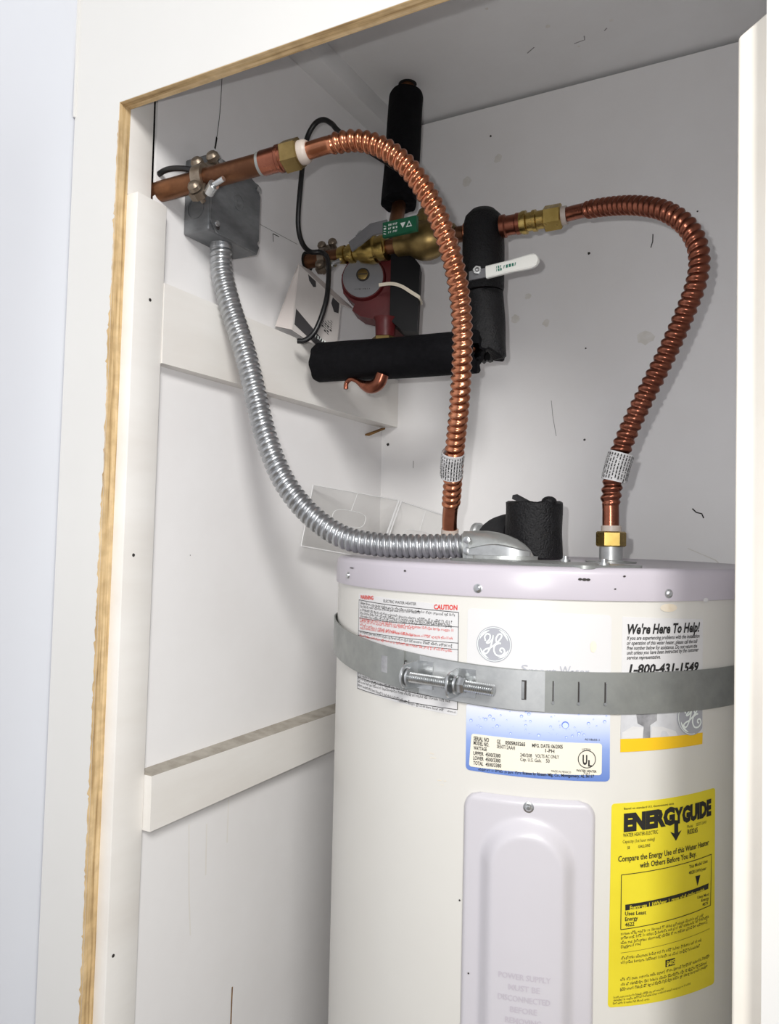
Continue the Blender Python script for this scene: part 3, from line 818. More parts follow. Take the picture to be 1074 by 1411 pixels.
def dome_screw(a, z, r, parent, name='screw'):
    n, t = circle_frame(a)
    p = on_tank(a, z, 0.0024)
    g = join(lathe(p - n * 0.002, p + n * 0.0026, [(0, r * 1.25), (0.48, r * 1.25), (0.52, r), (0.8, r * 0.92), (1.0, r * 0.55)], 18),
             ([p + n * 0.0027 + t * x + Vector((0, 0, y)) for x, y in ((-r * .6, -.0004), (r * .6, -.0004), (r * .6, .0004), (-r * .6, .0004))], [(0, 1, 2, 3)]))
    return obj(name, g, 'zinc', parent, angle=25)
for a, z in ((-38.9, 1.3555), (4.8, 1.3525), (46.6, 1.352), (95, 1.352)):
    dome_screw(a, z, 0.0036, heater, 'lid_screw')
for a, z, r in ((26.5, 1.3645, 0.0012), (27.4, 1.3643, 0.0014), (28.2, 1.3642, 0.0013), (-37.2, 1.3645, 0.0009), (-36.4, 1.3645, 0.0009), (-35.6, 1.3645, 0.0009), (-14, 1.366, 0.001), (36, 1.368, 0.0009), (34, 1.356, 0.0007), (57, 1.3455, 0.0022)):
    obj('paint_chip', disc_on_tank(a, z, r, 0.003, 8, sx=1.6), 'mark' if a != 57 else 'paper', heater, smooth=False)

# ---- access panel: raised pressed cover
pa0, pa1, pz0, pz1 = 2.3, 30.4, 0.862, 1.1600
pan_w = radians(pa1 - pa0) * TR
am = (pa0 + pa1) / 2 + 0.1
def stad(x, z, half, ztop, zbot):
    """distance outside a vertical stadium"""
    zc = min(max(z, zbot + half), ztop - half)
    return sqrt(x * x + (z - zc) ** 2) - half
nx, nz = 72, 120
vv, ff = [], []
def sstep(t):
    t = min(max(t, 0), 1)
    return t * t * (3 - 2 * t)
ztop_at = lambda x: pz1 - 0.0015 * 0
for j in range(nz + 1):
    for i in range(nx + 1):
        u, w = i / nx, j / nz
        x = (u - 0.5) * pan_w; z = pz0 + (pz1 - pz0) * w
        # rounded corners
        rc = 0.016
        dz = min(w, 1 - w) * (pz1 - pz0)
        hw = pan_w / 2
        if dz < rc: hw = pan_w / 2 - rc + sqrt(max(rc * rc - (rc - dz) ** 2, 0))
        x = x / (pan_w / 2) * hw
        base = 0.0055
        edge = min(hw - abs(x), dz)
        h = base * sqrt(max(0, min(1, edge / 0.004))) if edge < 0.004 else base
        d = stad(x + 0.0005, z, 0.0300, 1.1290, 0.893)
        h += 0.0105 * sstep(-(d - 0.0150) / 0.0165)
        vv.append(on_tank(am + x / TR * 180 / pi, z, h if edge > 1e-6 else 0.0002))
for j in range(nz):
    for i in range(nx):
        k = j * (nx + 1) + i
        ff.append((k, k + 1, k + nx + 2, k + nx + 1))
panel = obj('access_panel', (vv, ff), 'panel', heater, angle=70, label='lilac-grey pressed access panel')
n, t = circle_frame(16.5)
p = on_tank(16.5, 1.1525, 0.0055)
obj('panel_screw', lathe(p - n * 0.002, p + n * 0.0030, [(0, 0.0052), (0.42, 0.0050), (0.5, 0.0036), (0.8, 0.0030), (1.0, 0.0016)], 20), 'zinc', panel)
gs = []
for i, s in enumerate(('POWER SUPPLY', 'MUST BE', 'DISCONNECTED', 'BEFORE', 'REMOVING', 'THIS COVER', 'BEFORE REMOVING', 'THIS')):
    v, f = text_mesh(s, 0.012)
    x0 = min(q[0] for q in v); x1 = max(q[0] for q in v)
    wd = min(0.0061 * len(s) * 0.62, 0.044)
    zz = 1.0010 - i * 0.0098
    gs.append(([on_tank(am - 0.15 - 0.03 * i + ((x - x0) / (x1 - x0) - 0.5) * wd / TR * 180 / pi, zz + y / 0.69 * 0.0050, 0.0167) for x, y in v], f))
obj('raised_lettering', join(*gs), 'lid', panel, smooth=False)
for a, z, r in ((1.75, 1.0545, 0.001), (4.5, 0.992, 0.0009), (12.5, 0.995, 0.0008), (16.4, 1.098, 0.0007)):
    obj('paint_chip', disc_on_tank(a, z, r, 0.0066 if a > 2.5 else 0.0008, 8), 'mark', heater, smooth=False)

# ---- warning sticker
wl = obj('warning_label', patch((-32.9, 1.3375), (0.4, 1.3345), (0.4, 1.2285), (-33.0, 1.2345), 0.0004, rc=0.003), 'paper', heater, label='white sticker with black and red small print')
W = MARKS['wbox']
box_lines = [line_on_tank(W[i], W[(i + 1) % 4], 0.0006, 0.0008) for i in range(4)] + [line_on_tank(*MARKS[k], 0.0005, 0.0008) for k in ('wh1', 'wh2', 'wh3', 'wh4')]
letter(wl, 'warn', 0.0008, extra={'k': box_lines})

# ---- brand sticker
GEG = [(200, 205), (195, 182), (208, 166), (224, 172), (222, 195), (205, 213), (218, 214), (236, 196), (243, 170)], \
      [(243, 170), (236, 205), (226, 240), (210, 268), (195, 272), (190, 260), (204, 248), (226, 240), (248, 224)], \
      [(248, 224), (272, 200), (287, 176), (283, 163), (268, 168), (257, 192), (264, 210), (284, 213)], \
      [(274, 212), (252, 226), (247, 252), (260, 276), (286, 278), (304, 260), (299, 241), (284, 240), (280, 252), (290, 260)]
def emblem(parent, a, z, r, lift, clip=None):
    k = 180 / pi / TR
    def put(pts2):
        return [on_tank(a + min(x, clip if clip is not None else 9) * r * k, z + y * r, lift + 0.0003) for x, y in pts2]
    gs = []
    if clip is None:
        e0 = obj('emblem_disc', disc_on_tank(a, z, r, lift, 48), 'greyink', parent, smooth=False)
        gs.append(disc_on_tank(a, z, r * 0.95, lift + 0.0003, 48, r_in=r * 0.915))
        rim = ((0.3, 1.25), (1.9, 2.85), (3.45, 4.4), (5.05, 5.95))
    else:
        n = 48
        pts = [(min(cos(2 * pi * i / n), clip), sin(2 * pi * i / n)) for i in range(n)]
        e0 = obj('emblem_disc', ([on_tank(a + x * r * k, z + y * r, lift) for x, y in pts], [tuple(range(n))]), 'greyink', parent, smooth=False)
        rim = ((1.9, 2.85), (3.45, 4.4))
        gs.append(disc_on_tank(a, z, r * 0.95, lift + 0.0003, 24, r_in=r * 0.915, a0=1.35, a1=4.9))
    for s, q in rim:                    # curved flourishes inside the rim
        vv, ff = [], []
        for i in range(13):
            t = s + (q - s) * i / 12
            wd = 0.055 * sin(pi * i / 12) + 0.006
            rr = 0.80 + 0.05 * i / 12
            vv += put([(cos(t) * (rr - wd), sin(t) * (rr - wd)), (cos(t) * (rr + wd), sin(t) * (rr + wd))])
        for i in range(12): ff.append((2 * i, 2 * i + 1, 2 * i + 3, 2 * i + 2))
        gs.append((vv, ff))
    for st in GEG:                      # script monogram
        path, L = spline([((x - 246) / 104 * 1.08, -(y - 220) / 104 * 1.08, 0) for x, y in st], 0.04)
        vv, ff = [], []
        for i, pnt in enumerate(path):
            d = (path[min(i + 1, len(path) - 1)] - path[max(i - 1, 0)]).normalized()
            w = 0.042
            vv += put([(pnt.x - d.y * w, pnt.y + d.x * w), (pnt.x + d.y * w, pnt.y - d.x * w)])
        for i in range(len(path) - 1): ff.append((2 * i, 2 * i + 1, 2 * i + 3, 2 * i + 2))
        gs.append((vv, ff))
    obj('emblem_monogram', join(*gs), 'whiteprint', parent, smooth=False)
bl = obj('brand_label', patch((2.4, 1.3330), (33.5, 1.3315), (33.5, 1.1776), (2.5, 1.1786), 0.0004, rc=0.004), 'paper', heater, label='white and blue sticker with a round grey emblem and data plate')
emblem(bl, 8.5, 1.3002, 0.0170, 0.0007)
obj('blue_band', patch((2.5, 1.2420), (33.4, 1.2420), (33.5, 1.1778), (2.6, 1.1788), 0.0006, rc=0.004), 'blue', bl)
gs, gd = [], []
rg = random.Random(11)
for i in range(70):
    a = rg.uniform(3.2, 32.8); z = rg.uniform(1.2175, 1.2410); r = rg.choice((0.0004, 0.0006, 0.0008, 0.0011, 0.0015))
    gd.append(disc_on_tank(a, z, r, 0.0008, 10)); gs.append(disc_on_tank(a, z - r * 0.15, r * 0.78, 0.0010, 10))
gd.append(disc_on_tank(23.9, 1.2290, 0.0034, 0.0008, 16)); gs.append(disc_on_tank(23.9, 1.2286, 0.0027, 0.0010, 16))
obj('droplet_print', join(*gd), 'dropdark', bl, smooth=False)
obj('droplet_highlight', join(*gs), 'drop', bl, smooth=False)
dp = obj('data_plate', patch((3.8, 1.2138), (31.7, 1.2128), (31.7, 1.1838), (3.4, 1.1825), 0.0010, rc=0.0025), 'plate', bl)
ul = MARKS['ul'][0]
letter(bl, 'brand', 0.0014, extra={'k': [disc_on_tank(ul[0], ul[1], 0.0083, 0.0014, 40, r_in=0.0076)]})
obj('stain', disc_on_tank(29.6, 1.3020, 0.0055, 0.0008, 12, sx=0.55), 'stain', bl, smooth=False)

# ---- help line sticker
hl = obj('help_label', patch((35.9, 1.3302), (56.8, 1.3270), (56.9, 1.2065), (35.8, 1.2045), 0.0004, rc=0.001), 'paper', heater, label='white sticker with a telephone number and amber stripe')
hy = MARKS['hy']
obj('amber_stripe', patch(hy[0], hy[1], (56.9, 1.2067), (35.8, 1.2047), 0.0007), 'orange', hl)
obj('picture', patch((35.9, 1.2560), (56.8, 1.2560), hy[1], hy[0], 0.0006), 'lightgrey', hl)
obj('picture_figure', join(poly_on_tank([(38.6, 1.2560), (44.3, 1.2560), (44.2, 1.2330), (42.6, 1.2290), (42.6, 1.2172), (40.9, 1.2170), (41.0, 1.2280), (39.6, 1.2310)], 0.0009)), 'midgrey', hl, smooth=False)
obj('picture_shirt', join(poly_on_tank([(36.0, 1.2171), (36.1, 1.2230), (38.5, 1.2285), (41.0, 1.2270), (40.8, 1.2172)], 0.0010), poly_on_tank([(42.7, 1.2173), (43.0, 1.2275), (45.5, 1.2270), (49.0, 1.2220), (49.6, 1.2175)], 0.0010)), 'paper', hl, smooth=False)
emblem(hl, 53.6, 1.2350, 0.0185, 0.0012, clip=0.72)
letter(hl, 'help', 0.0008)
obj('stain', disc_on_tank(47.0, 1.3385, 0.004, 0.0006, 12, sx=2.4), 'stain', heater, smooth=False)

# ---- energy sticker
el = obj('energy_label', patch((34.0, 1.1572), (61.5, 1.1620), (61.7, 0.9740), (33.7, 0.9722), 0.0004, rc=0.003), 'yellow', heater, label='yellow energy guide sticker with black print')
B = MARKS['ebox']
ex = [poly_on_tank(MARKS['etri'], 0.0008), poly_on_tank(MARKS['ebar'], 0.0008), poly_on_tank(MARKS['e405'], 0.0008)]
ex = [patch(*MARKS['ebar'], 0.0008), poly_on_tank(MARKS['etri'], 0.0008), patch(*MARKS['e405'], 0.0008, n=4)]
ar = MARKS['earrow']
ex += [poly_on_tank([ar[0], ar[1], ar[2], ar[5], ar[6]], 0.0008), poly_on_tank([ar[2], ar[3], ar[4], ar[5]], 0.0008)]
ex += [line_on_tank(B[i], B[(i + 1) % 4], 0.0007, 0.0008, 24) for i in range(4)]
ex += [line_on_tank(*MARKS['eline'], 0.0003, 0.0008)]
letter(el, 'energy', 0.0008, extra={'k': ex}, lift2=0.0004)
# scuffs on the enamel
for p, q in (((-6.5, 1.1885), (-5.2, 1.1880)), ((-6.2, 1.1840), (-4.6, 1.1845)), ((-4.2, 1.1635), (-3.2, 1.1640)), ((-2.6, 1.1640), (-2.0, 1.1645)), ((-3.4, 1.1600), (-2.6, 1.1600))):
    obj('scuff', line_on_tank(p, q, 0.0006, 0.0005, 2), 'stain', heater, smooth=False)

# ---- things screwed into the lid
pd = Vector((0.178, -0.100, 0)).normalized(); pn = Vector((0.100, 0.178, 0)).normalized()
pc = V(-0.2570, 0.8090, ZLID - 0.001)
poly = []
for cxx, cyy, s in ((0.095, 0.030, 0), (-0.095, 0.030, 90), (-0.095, -0.030, 180), (0.095, -0.030, 270)):
    for k in range(7):
        a = radians(s + k * 15)
        poly.append((cxx + cos(a) * 0.014, cyy + sin(a) * 0.014))
cp = obj('cover_plate', prism(poly, pc, pd, pn, 0.0032), 'galvdull', heater, label='flat grey wiring cover plate')
for x, y in ((0.004, 0.036), (0.092, 0.0)):
    q = pc + pd * x + pn * y + V(0, 0, 0.003)
    obj('screw', join(cyl(q, q + V(0, 0, 0.0025), 0.0055, 16), cyl(q + V(0, 0, 0.0025), q + V(0, 0, 0.006), 0.0032, 12)), 'zinc', cp)
COLD, HOT = V(-0.2130, 0.955, ZLID), V(-0.4285, 0.957, ZLID)
for pnt, nm in ((COLD, 'cold_nipple'), (HOT, 'hot_nipple')):
    obj(nm, join(lathe(pnt - V(0, 0, 0.002), pnt + V(0, 0, 0.022), [(0, 0.0155), (0.15, 0.0155), (0.2, 0.0138), (1, 0.0138)], 28)), 'galv', heater)
obj('opening_ring', ring(COLD + V(0, 0, -0.001), COLD + V(0, 0, 0.0012), 0.015, 0.030), 'galvdull', heater)

# ================================================================== earthquake strap round the tank
strap = thing('tank_strap', (TCX, TCY - TR, 1.26), 'galvanised steel strap bolted around the upper part of the water heater', 'strap')
def strap_z(a): return 1.2785 + (0.0225 * (min(max((14 - a) / 72, 0), 1)) ** 1.3 if a < 14 else 0.0)
def strap_band(a0, a1, lift0, lift1, dz=0.0, h=0.0385, n=120):
    vv, ff = [], []
    for i in range(n + 1):
        a = a0 + (a1 - a0) * i / n
        zt = strap_z(a) + dz
        vv += [on_tank(a, zt, lift0), on_tank(a, zt, lift1), on_tank(a, zt - h, lift1), on_tank(a, zt - h, lift0)]
    for i in range(n):
        for k in range(4): ff.append((4 * i + k, 4 * i + (k + 1) % 4, 4 * i + 4 + (k + 1) % 4, 4 * i + 4 + k))
    ff.append((0, 1, 2, 3)); ff.append(tuple(4 * n + k for k in (3, 2, 1, 0)))
    return vv, ff
obj('band', strap_band(-17.5, 118, 0.0010, 0.0026), 'galvdull', strap, angle=50)
obj('band', strap_band(-130, -13.5, 0.0026, 0.0042, dz=0.0004), 'galvdull', strap, angle=50)
obj('splice_plate', strap_band(-9, 19.5, 0.0027, 0.0042, dz=-0.0006, h=0.037, n=24), 'galv', strap, angle=50)
def slot(a, dark, w, h, mat, zoff=-0.0185, lift=0.0045):
    return patch((a - w, strap_z(a) + zoff + h / 2), (a + w, strap_z(a) + zoff + h / 2), (a + w, strap_z(a) + zoff - h / 2), (a - w, strap_z(a) + zoff - h / 2), lift, n=2)
for a, w, lift in ((-13.1, 0.16, 0.0046), (21.2, 0.12, 0.0029), (26.5, 0.14, 0.0029), (32.1, 0.14, 0.0029)):
    obj('slot', slot(a, 1, w, 0.019, 'mark', lift=lift), 'mark', strap, smooth=False)
    if a > 0: obj('punch_mark', disc_on_tank(a, strap_z(a) - 0.0290, 0.0014, lift + 0.0009, 10), 'zinc', strap, smooth=False)
    obj('slot_burr', patch((a + w, strap_z(a) - 0.010), (a + w + 0.14, strap_z(a) - 0.010), (a + w + 0.14, strap_z(a) - 0.028), (a + w, strap_z(a) - 0.028), lift + 0.0006, n=2), 'zinc', strap, smooth=False)
obj('slot', slot(-19.8, 1, 1.05, 0.017, 'mark', lift=0.0045), 'midgrey', strap, smooth=False)
obj('slot', slot(15.2, 1, 0.50, 0.018, 'mark', lift=0.0045), 'mark', strap, smooth=False)
obj('slot_tongue', slot(15.0, 1, 0.26, 0.016, 'zinc', lift=0.0058), 'zinc', strap, smooth=False)
# bent lugs and tensioning bolt
def lug(a, out, lean):
    n, t = circle_frame(a)
    zc = strap_z(a) - 0.0190
    p = on_tank(a, zc, 0.003)
    prof = []
    for k in range(13):
        b = pi / 2 - pi * k / 12
        prof.append((out - 0.010 + cos(b) * 0.010, sin(b) * 0.0120))
    poly = [(0.0, -0.0135), (0.0, 0.0135)] + prof
    g1 = prism(poly, p + t * lean, n, V(0, 0, 1), 0.0018)
    base = patch((a - 0.3, zc + 0.0135), (a + 4.0, zc + 0.0135), (a + 4.0, zc - 0.0135), (a - 0.3, zc - 0.0135), 0.0056, n=6)
    return join(g1, base)
obj('lug', lug(-9.3, 0.030, 0.0), 'zinc', strap, angle=40)
obj('lug', lug(0.9, 0.030, 0.0), 'zinc', strap, angle=40)
zb = strap_z(0) - 0.0195
b0 = on_tank(-9.0, zb + 0.002, 0.0205); b1 = on_tank(9.2, zb - 0.001, 0.0205)
bd = (b1 - b0).normalized()
bolt = obj('bolt', join(hexnut(b0 - bd * 0.0085, b0 - bd * 0.0015, 0.0078), cyl(b0 - bd * 0.0015, b0 + bd * 0.0005, 0.0092, 24),
               lathe(b0, b1 + bd * 0.002, [(0, 0.0042)] + [(i / 84, 0.0053 if i % 2 else 0.0040) for i in range(1, 84)] + [(1, 0.0040)], 16)), 'zinc', strap, angle=30)
lug2 = on_tank(0.9, zb, 0.0205)
m0 = b0 + bd * ((lug2 - b0).dot(bd) + 0.0025)
obj('washer', cyl(m0, m0 + bd * 0.0022, 0.0092, 24), 'zinc', strap)
obj('nut', hexnut(m0 + bd * 0.0025, m0 + bd * 0.0100, 0.0082), 'zinc', strap)

# ================================================================== copper flexible connectors
def corrugated(pts, r_smooth, r_in, r_out, s0, s1, pitch, seg=20):
    """smooth ends up to s0 and from total-s1, spiral ridges between"""
    def rad(s, T, a):
        k = min(max((s - s0) / 0.006, 0), 1) * min(max((T - s1 - s) / 0.006, 0), 1)
        w = 0.5 + 0.5 * cos(2 * pi * s / pitch - a)
        w = w ** 0.65
        return r_smooth * (1 - k) + k * (r_in + (r_out - r_in) * w)
    return sweep(pts, rad, step=pitch / 9, seg=seg)

def wrap_sleeve(pts, r, n=18, seg=24):
    """paper wrapped once around a hose: slightly facetted open tube"""
    return sweep(pts, lambda s, T, a: r + 0.0007 * sin(3 * a + 1) + 0.0005 * sin(s * 900), step=0.0025, seg=seg, caps=False)

def sleeve_print(pts, r, seed):
    """small print around a paper sleeve: strokes in rows"""
    rg = random.Random(seed)
    path, T = spline(pts, 0.001)
    vv, ff = [], []
    d = (path[-1] - path[0]).normalized()
    u, w, _ = frame_for(d)
    for row in range(13):
        a = 2 * pi * row / 26 + 0.1
        for base in (a, a + pi):
            s = 0.08
            while s < 0.9:
                L = rg.uniform(0.04, 0.14)
                q = []
                for ss, da in ((s, -0.045), (s + L, -0.045), (s + L, 0.045), (s, 0.045)):
                    p = path[min(int(ss * (len(path) - 1)), len(path) - 1)]
                    q.append(p + (u * cos(base + da) + w * sin(base + da)) * (r + 0.0014))
                n = len(vv); vv += q; ff.append((n, n + 1, n + 2, n + 3))
                s += L + 0.035
    return vv, ff

# hot side: tarnished pipe out of the left wall, then the flexible connector over to the tank
P = [V(-0.7500, 0.7075, 1.8325), V(-0.6535, 0.7300, 1.8457), V(-0.5837, 0.7350, 1.8500)]
pa, pb = P[0], V(-0.5193, 0.7400, 1.8545)
pdir = (pb - pa).normalized()
def along(x): return pa + pdir * ((x - pa.x) / pdir.x)
hp = thing('copper_pipe', (-0.66, 0.728, 1.83), 'tarnished copper water pipe coming out of the left wall in front of the grey box', 'pipe')
obj('pipe', cyl(pa, along(-0.578), 0.0128, 32), 'oldcopper', hp)
obj('solder_ring', ring(along(-0.5875), along(-0.5835), 0.0128, 0.0142), 'galvdull', hp)
obj('coupling', lathe(along(-0.5845), along(-0.5500), [(0, 0.0140), (0.05, 0.0147), (0.62, 0.0147), (0.66, 0.0162), (0.76, 0.0162), (0.80, 0.0150), (1, 0.0150)], 32), 'darkcopper', hp)
hose_h = [along(-0.5255), V(-0.5193, 0.7400, 1.8545), V(-0.4961, 0.745, 1.8582), V(-0.4644, 0.75, 1.8578), V(-0.4343, 0.757, 1.8470), V(-0.4056, 0.766, 1.8231), V(-0.3832, 0.778, 1.7883),
          V(-0.3679, 0.79, 1.7483), V(-0.3583, 0.803, 1.705), V(-0.3567, 0.818, 1.6626), V(-0.3622, 0.835, 1.6159), V(-0.3756, 0.86, 1.5604), V(-0.3936, 0.89, 1.5112),
          V(-0.4110, 0.923, 1.4600), V(-0.4240, 0.946, 1.4270), V(-0.4275, 0.955, 1.4060), V(-0.4285, 0.957, 1.3950)]
hh = thing('flexible_connector', (-0.4285, 0.957, ZLID + 0.02), 'bright copper corrugated connector arching from the left pipe down to the tank', 'hose', 'copper corrugated water connectors')
obj('corrugated_tube', corrugated(hose_h, 0.0100, 0.0098, 0.0126, 0.030, 0.052, 0.0094), 'copper', hh, angle=60)
obj('union_nut', hexnut(along(-0.5545), along(-0.5330), 0.0192, turn=0.15), 'oldbrass', hh, angle=20)
obj('gasket', lathe(along(-0.5330), along(-0.5225), [(0, 0.0140), (0.6, 0.0140), (0.8, 0.0132), (1, 0.0115)], 28), 'white_plastic', hh)
obj('gasket', cyl(V(-0.4280, 0.956, 1.4040), V(-0.4268, 0.954, 1.4125), 0.0118, 24), 'white_plastic', hh)
obj('union_nut', hexnut(V(-0.4285, 0.957, 1.3900), V(-0.4280, 0.956, 1.4040), 0.0182, turn=0.2), 'brass', hh, angle=20)
lab = [V(-0.3947, 0.888, 1.5092), V(-0.4010, 0.899, 1.4940), V(-0.4060, 0.909, 1.4795)]
pl = obj('paper_label', wrap_sleeve(lab, 0.0136), 'paper', hh)
obj('small_print', sleeve_print(lab, 0.0136, 5), 'ink', pl, smooth=False)

# cold side
hose_c = [V(-0.2130, 0.955, 1.3980), V(-0.2134, 0.955, 1.4101), V(-0.2137, 0.955, 1.4322), V(-0.2135, 0.955, 1.4560), V(-0.2075, 0.955, 1.4941), V(-0.1941, 0.955, 1.5333), V(-0.1742, 0.955, 1.5761),
          V(-0.1514, 0.955, 1.6222), V(-0.1315, 0.955, 1.6676), V(-0.1174, 0.955, 1.7088), V(-0.1164, 0.957, 1.7437), V(-0.1301, 0.962, 1.7764), V(-0.1588, 0.975, 1.8059),
          V(-0.1984, 1.0, 1.8295), V(-0.2421, 1.03, 1.8476), V(-0.2815, 1.05, 1.8567), V(-0.3050, 1.059, 1.8592)]
hc = thing('flexible_connector', (-0.2130, 0.955, ZLID + 0.02), 'brown copper corrugated connector looping at the right above the tank', 'hose', 'copper corrugated water connectors')
obj('corrugated_tube', corrugated(hose_c, 0.0100, 0.0098, 0.0126, 0.046, 0.034, 0.0098), 'darkcopper', hc, angle=60)
obj('union_nut', hexnut(COLD + V(0, 0, 0.019), COLD + V(0, 0, 0.0375), 0.0178, turn=0.3), 'brass', hc, angle=20)
obj('gasket', cyl(COLD + V(0, 0, 0.0375), COLD + V(0, 0, 0.0445), 0.0120, 24), 'white_plastic', hc)
LA, LB = V(-0.7450, 1.0350, 1.8500), V(-0.3000, 1.0600, 1.8590)
ld = (LB - LA).normalized()
def online(x): return LA + ld * ((x - LA.x) / ld.x)
obj('gasket', cyl(online(-0.3100), online(-0.3030), 0.0130, 24), 'white_plastic', hc)
obj('union_nut', hexnut(online(-0.3350), online(-0.3100), 0.0180, turn=0.15), 'brass', hc, angle=20)
lab = [V(-0.2016, 0.955, 1.508), V(-0.2066, 0.955, 1.491), V(-0.2107, 0.955, 1.4738)]
pl = obj('paper_label', wrap_sleeve(lab, 0.0142), 'paper', hc)
obj('small_print', sleeve_print(lab, 0.0142, 9), 'ink', pl, smooth=False)

# ================================================================== supply pipe run across the back
sp = thing('supply_pipe', (-0.52, 1.048, 1.84), 'copper and brass supply pipe running above the red pump', 'pipe')
obj('pipe_stub', cyl(LA, online(-0.662), 0.0118, 28), 'oldcopper', sp)
obj('wall_hole', ring(V(XL - 0.001, 1.0360, 1.8502), V(XL + 0.0008, 1.0360, 1.8502), 0.0118, 0.0165), 'cavity_shade', sp)
obj('brass_adapter', lathe(online(-0.668), online(-0.630), [(0, 0.0132), (0.14, 0.0145), (0.3, 0.0145), (0.33, 0.0122), (0.45, 0.0122), (0.48, 0.0150), (0.62, 0.0158), (0.72, 0.0150), (0.75, 0.0125), (1, 0.0125)], 28), 'brass', sp)
obj('pipe', cyl(online(-0.590), online(-0.380), 0.0118, 28), 'oldcopper', sp)
obj('copper_adapter', lathe(online(-0.4560), online(-0.4420), [(0, 0.0128), (0.15, 0.0150), (0.35, 0.0136), (0.5, 0.0152), (0.65, 0.0138), (0.85, 0.0150), (1, 0.0128)], 28), 'copper', sp)
obj('copper_adapter', lathe(online(-0.4000), online(-0.3690), [(0, 0.0130), (0.04, 0.0165), (0.25, 0.0165), (0.32, 0.0142), (0.75, 0.0142), (0.8, 0.0155), (1, 0.0150)], 28), 'darkcopper', sp)
obj('brass_nipple', lathe(online(-0.3700), online(-0.3340), [(0, 0.0150), (0.12, 0.0165), (0.26, 0.0165), (0.3, 0.0132), (0.5, 0.0132), (0.52, 0.0152), (0.66, 0.0152), (0.7, 0.0130), (1, 0.0130)], 28), 'brass', sp)
obj('vertical_pipe', sweep([V(-0.6255, 1.180, ZC + 0.02), V(-0.6265, 1.180, 2.17), V(-0.6195, 1.157, 2.05), V(-0.6100, 1.128, 1.955), V(-0.5985, 1.090, 1.895), V(-0.585, 1.055, 1.858)], 0.0118, 0.01, 20), 'oldcopper', sp)
obj('elbow', sweep([V(-0.470, 1.008, 1.6660), V(-0.4440, 1.012, 1.6680), V(-0.4290, 1.030, 1.6790), V(-0.4250, 1.050, 1.7000), V(-0.4248, 1.055, 1.74), V(-0.428, 1.055, 1.86)], 0.0118, 0.006, 20), 'copper', sp)
obj('lower_pipe', cyl(V(-0.665, 1.003, 1.6700), V(-0.470, 1.008, 1.6660), 0.0118, 20), 'oldcopper', sp)

# brass ball valve with steel lever and green sleeve
bv = thing('ball_valve', online(-0.607), 'brass ball valve with a steel lever in a green printed sleeve', 'valve')
obj('body', lathe(online(-0.632), online(-0.582), [(0, 0.0125), (0.05, 0.0180), (0.25, 0.0205), (0.45, 0.0225), (0.60, 0.0215), (0.66, 0.0185), (0.80, 0.0200), (0.95, 0.0200), (1, 0.0135)], 28), 'brass', bv)
c = online(-0.590)
obj('hex_end', hexnut(c - ld * 0.006, c + ld * 0.008, 0.0195), 'brass', bv, angle=20)
bn = V(0.10, -0.985, 0.12).normalized()
s0 = online(-0.6160) + V(0, 0, 0.0120)
obj('stem', cyl(s0, s0 + bn * 0.0265, 0.0045, 16), 'zinc', bv)
obj('lever_nut', join(hexnut(s0 + bn * 0.0245, s0 + bn * 0.0300, 0.0075), cyl(s0 + bn * 0.030, s0 + bn * 0.033, 0.0040, 12)), 'zinc', bv, angle=20)
L0, L1, L2, L3 = V(-0.6215, 1.008, 1.8530), V(-0.5900, 1.003, 1.8640), V(-0.5650, 1.000, 1.8640), V(-0.5080, 1.000, 1.8620)
def bar(pts, w, th, up=V(0, 0, 1), w1=None):
    vv, ff = [], []
    for i, p in enumerate(pts):
        d = (pts[min(i + 1, len(pts) - 1)] - pts[max(i - 1, 0)]).normalized()
        u = (up - d * up.dot(d)).normalized(); n = d.cross(u)
        ww = w if w1 is None else w + (w1 - w) * i / (len(pts) - 1)
        for a, b in ((1, 1), (1, -1), (-1, -1), (-1, 1)): vv.append(p + u * a * ww / 2 + n * b * th / 2)
    for i in range(len(pts) - 1):
        for k in range(4): ff.append((4 * i + k, 4 * i + (k + 1) % 4, 4 * i + 4 + (k + 1) % 4, 4 * i + 4 + k))
    ff.append((0, 1, 2, 3)); m = 4 * (len(pts) - 1); ff.append((m + 3, m + 2, m + 1, m))
    return vv, ff
obj('lever', join(bar([V(-0.6290, 1.009, 1.8490), V(-0.6130, 1.007, 1.8560)], 0.017, 0.003), bar([V(-0.6140, 1.006, 1.8550), V(-0.5880, 1.002, 1.8665), V(-0.5600, 1.000, 1.8665)], 0.019, 0.003)), 'silver', bv)
sl = obj('sleeve', bar([V(-0.5655, 1.000, 1.8600), V(-0.5080, 0.998, 1.8605)], 0.0225, 0.0065), 'green', bv)
eu = (V(-0.5080, 0.998, 1.8605) - V(-0.5655, 1.000, 1.8600)).normalized(); ev = V(0, 0, 1)
o0 = V(-0.5655, 1.000, 1.8600) + V(0, -0.0036, 0)
gs = [flat_text('TUV', o0 + eu * 0.0080 - ev * 0.0080, ev, -eu, 0.015, 0.0050, 0.04, lift=0.0)]
def word_rows(o, eu, ev, x0, x1, rows, y0, dy, h, seed):
    rg = random.Random(seed); vv, ff = [], []
    for r in range(rows):
        x = x0
        while x < x1 - h * 0.6:
            w = h * rg.uniform(0.5, 0.75)
            q = [(x, 0), (x + w, 0), (x + w, h), (x, h)] if rg.random() < .5 else [(x, 0), (x + w * 0.4, 0), (x + w * 0.9, h), (x + w * 0.3, h)]
            n = len(vv); vv += [o + eu * a + ev * (y0 - r * dy + b) for a, b in q]; ff.append((n, n + 1, n + 2, n + 3))
            x += w + h * (0.3 if rg.random() < .8 else 0.9)
    return vv, ff
gs[0] = word_rows(o0, ev, -eu, -0.0080, 0.0080, 1, -0.0062, 0.006, 0.0042, 2)
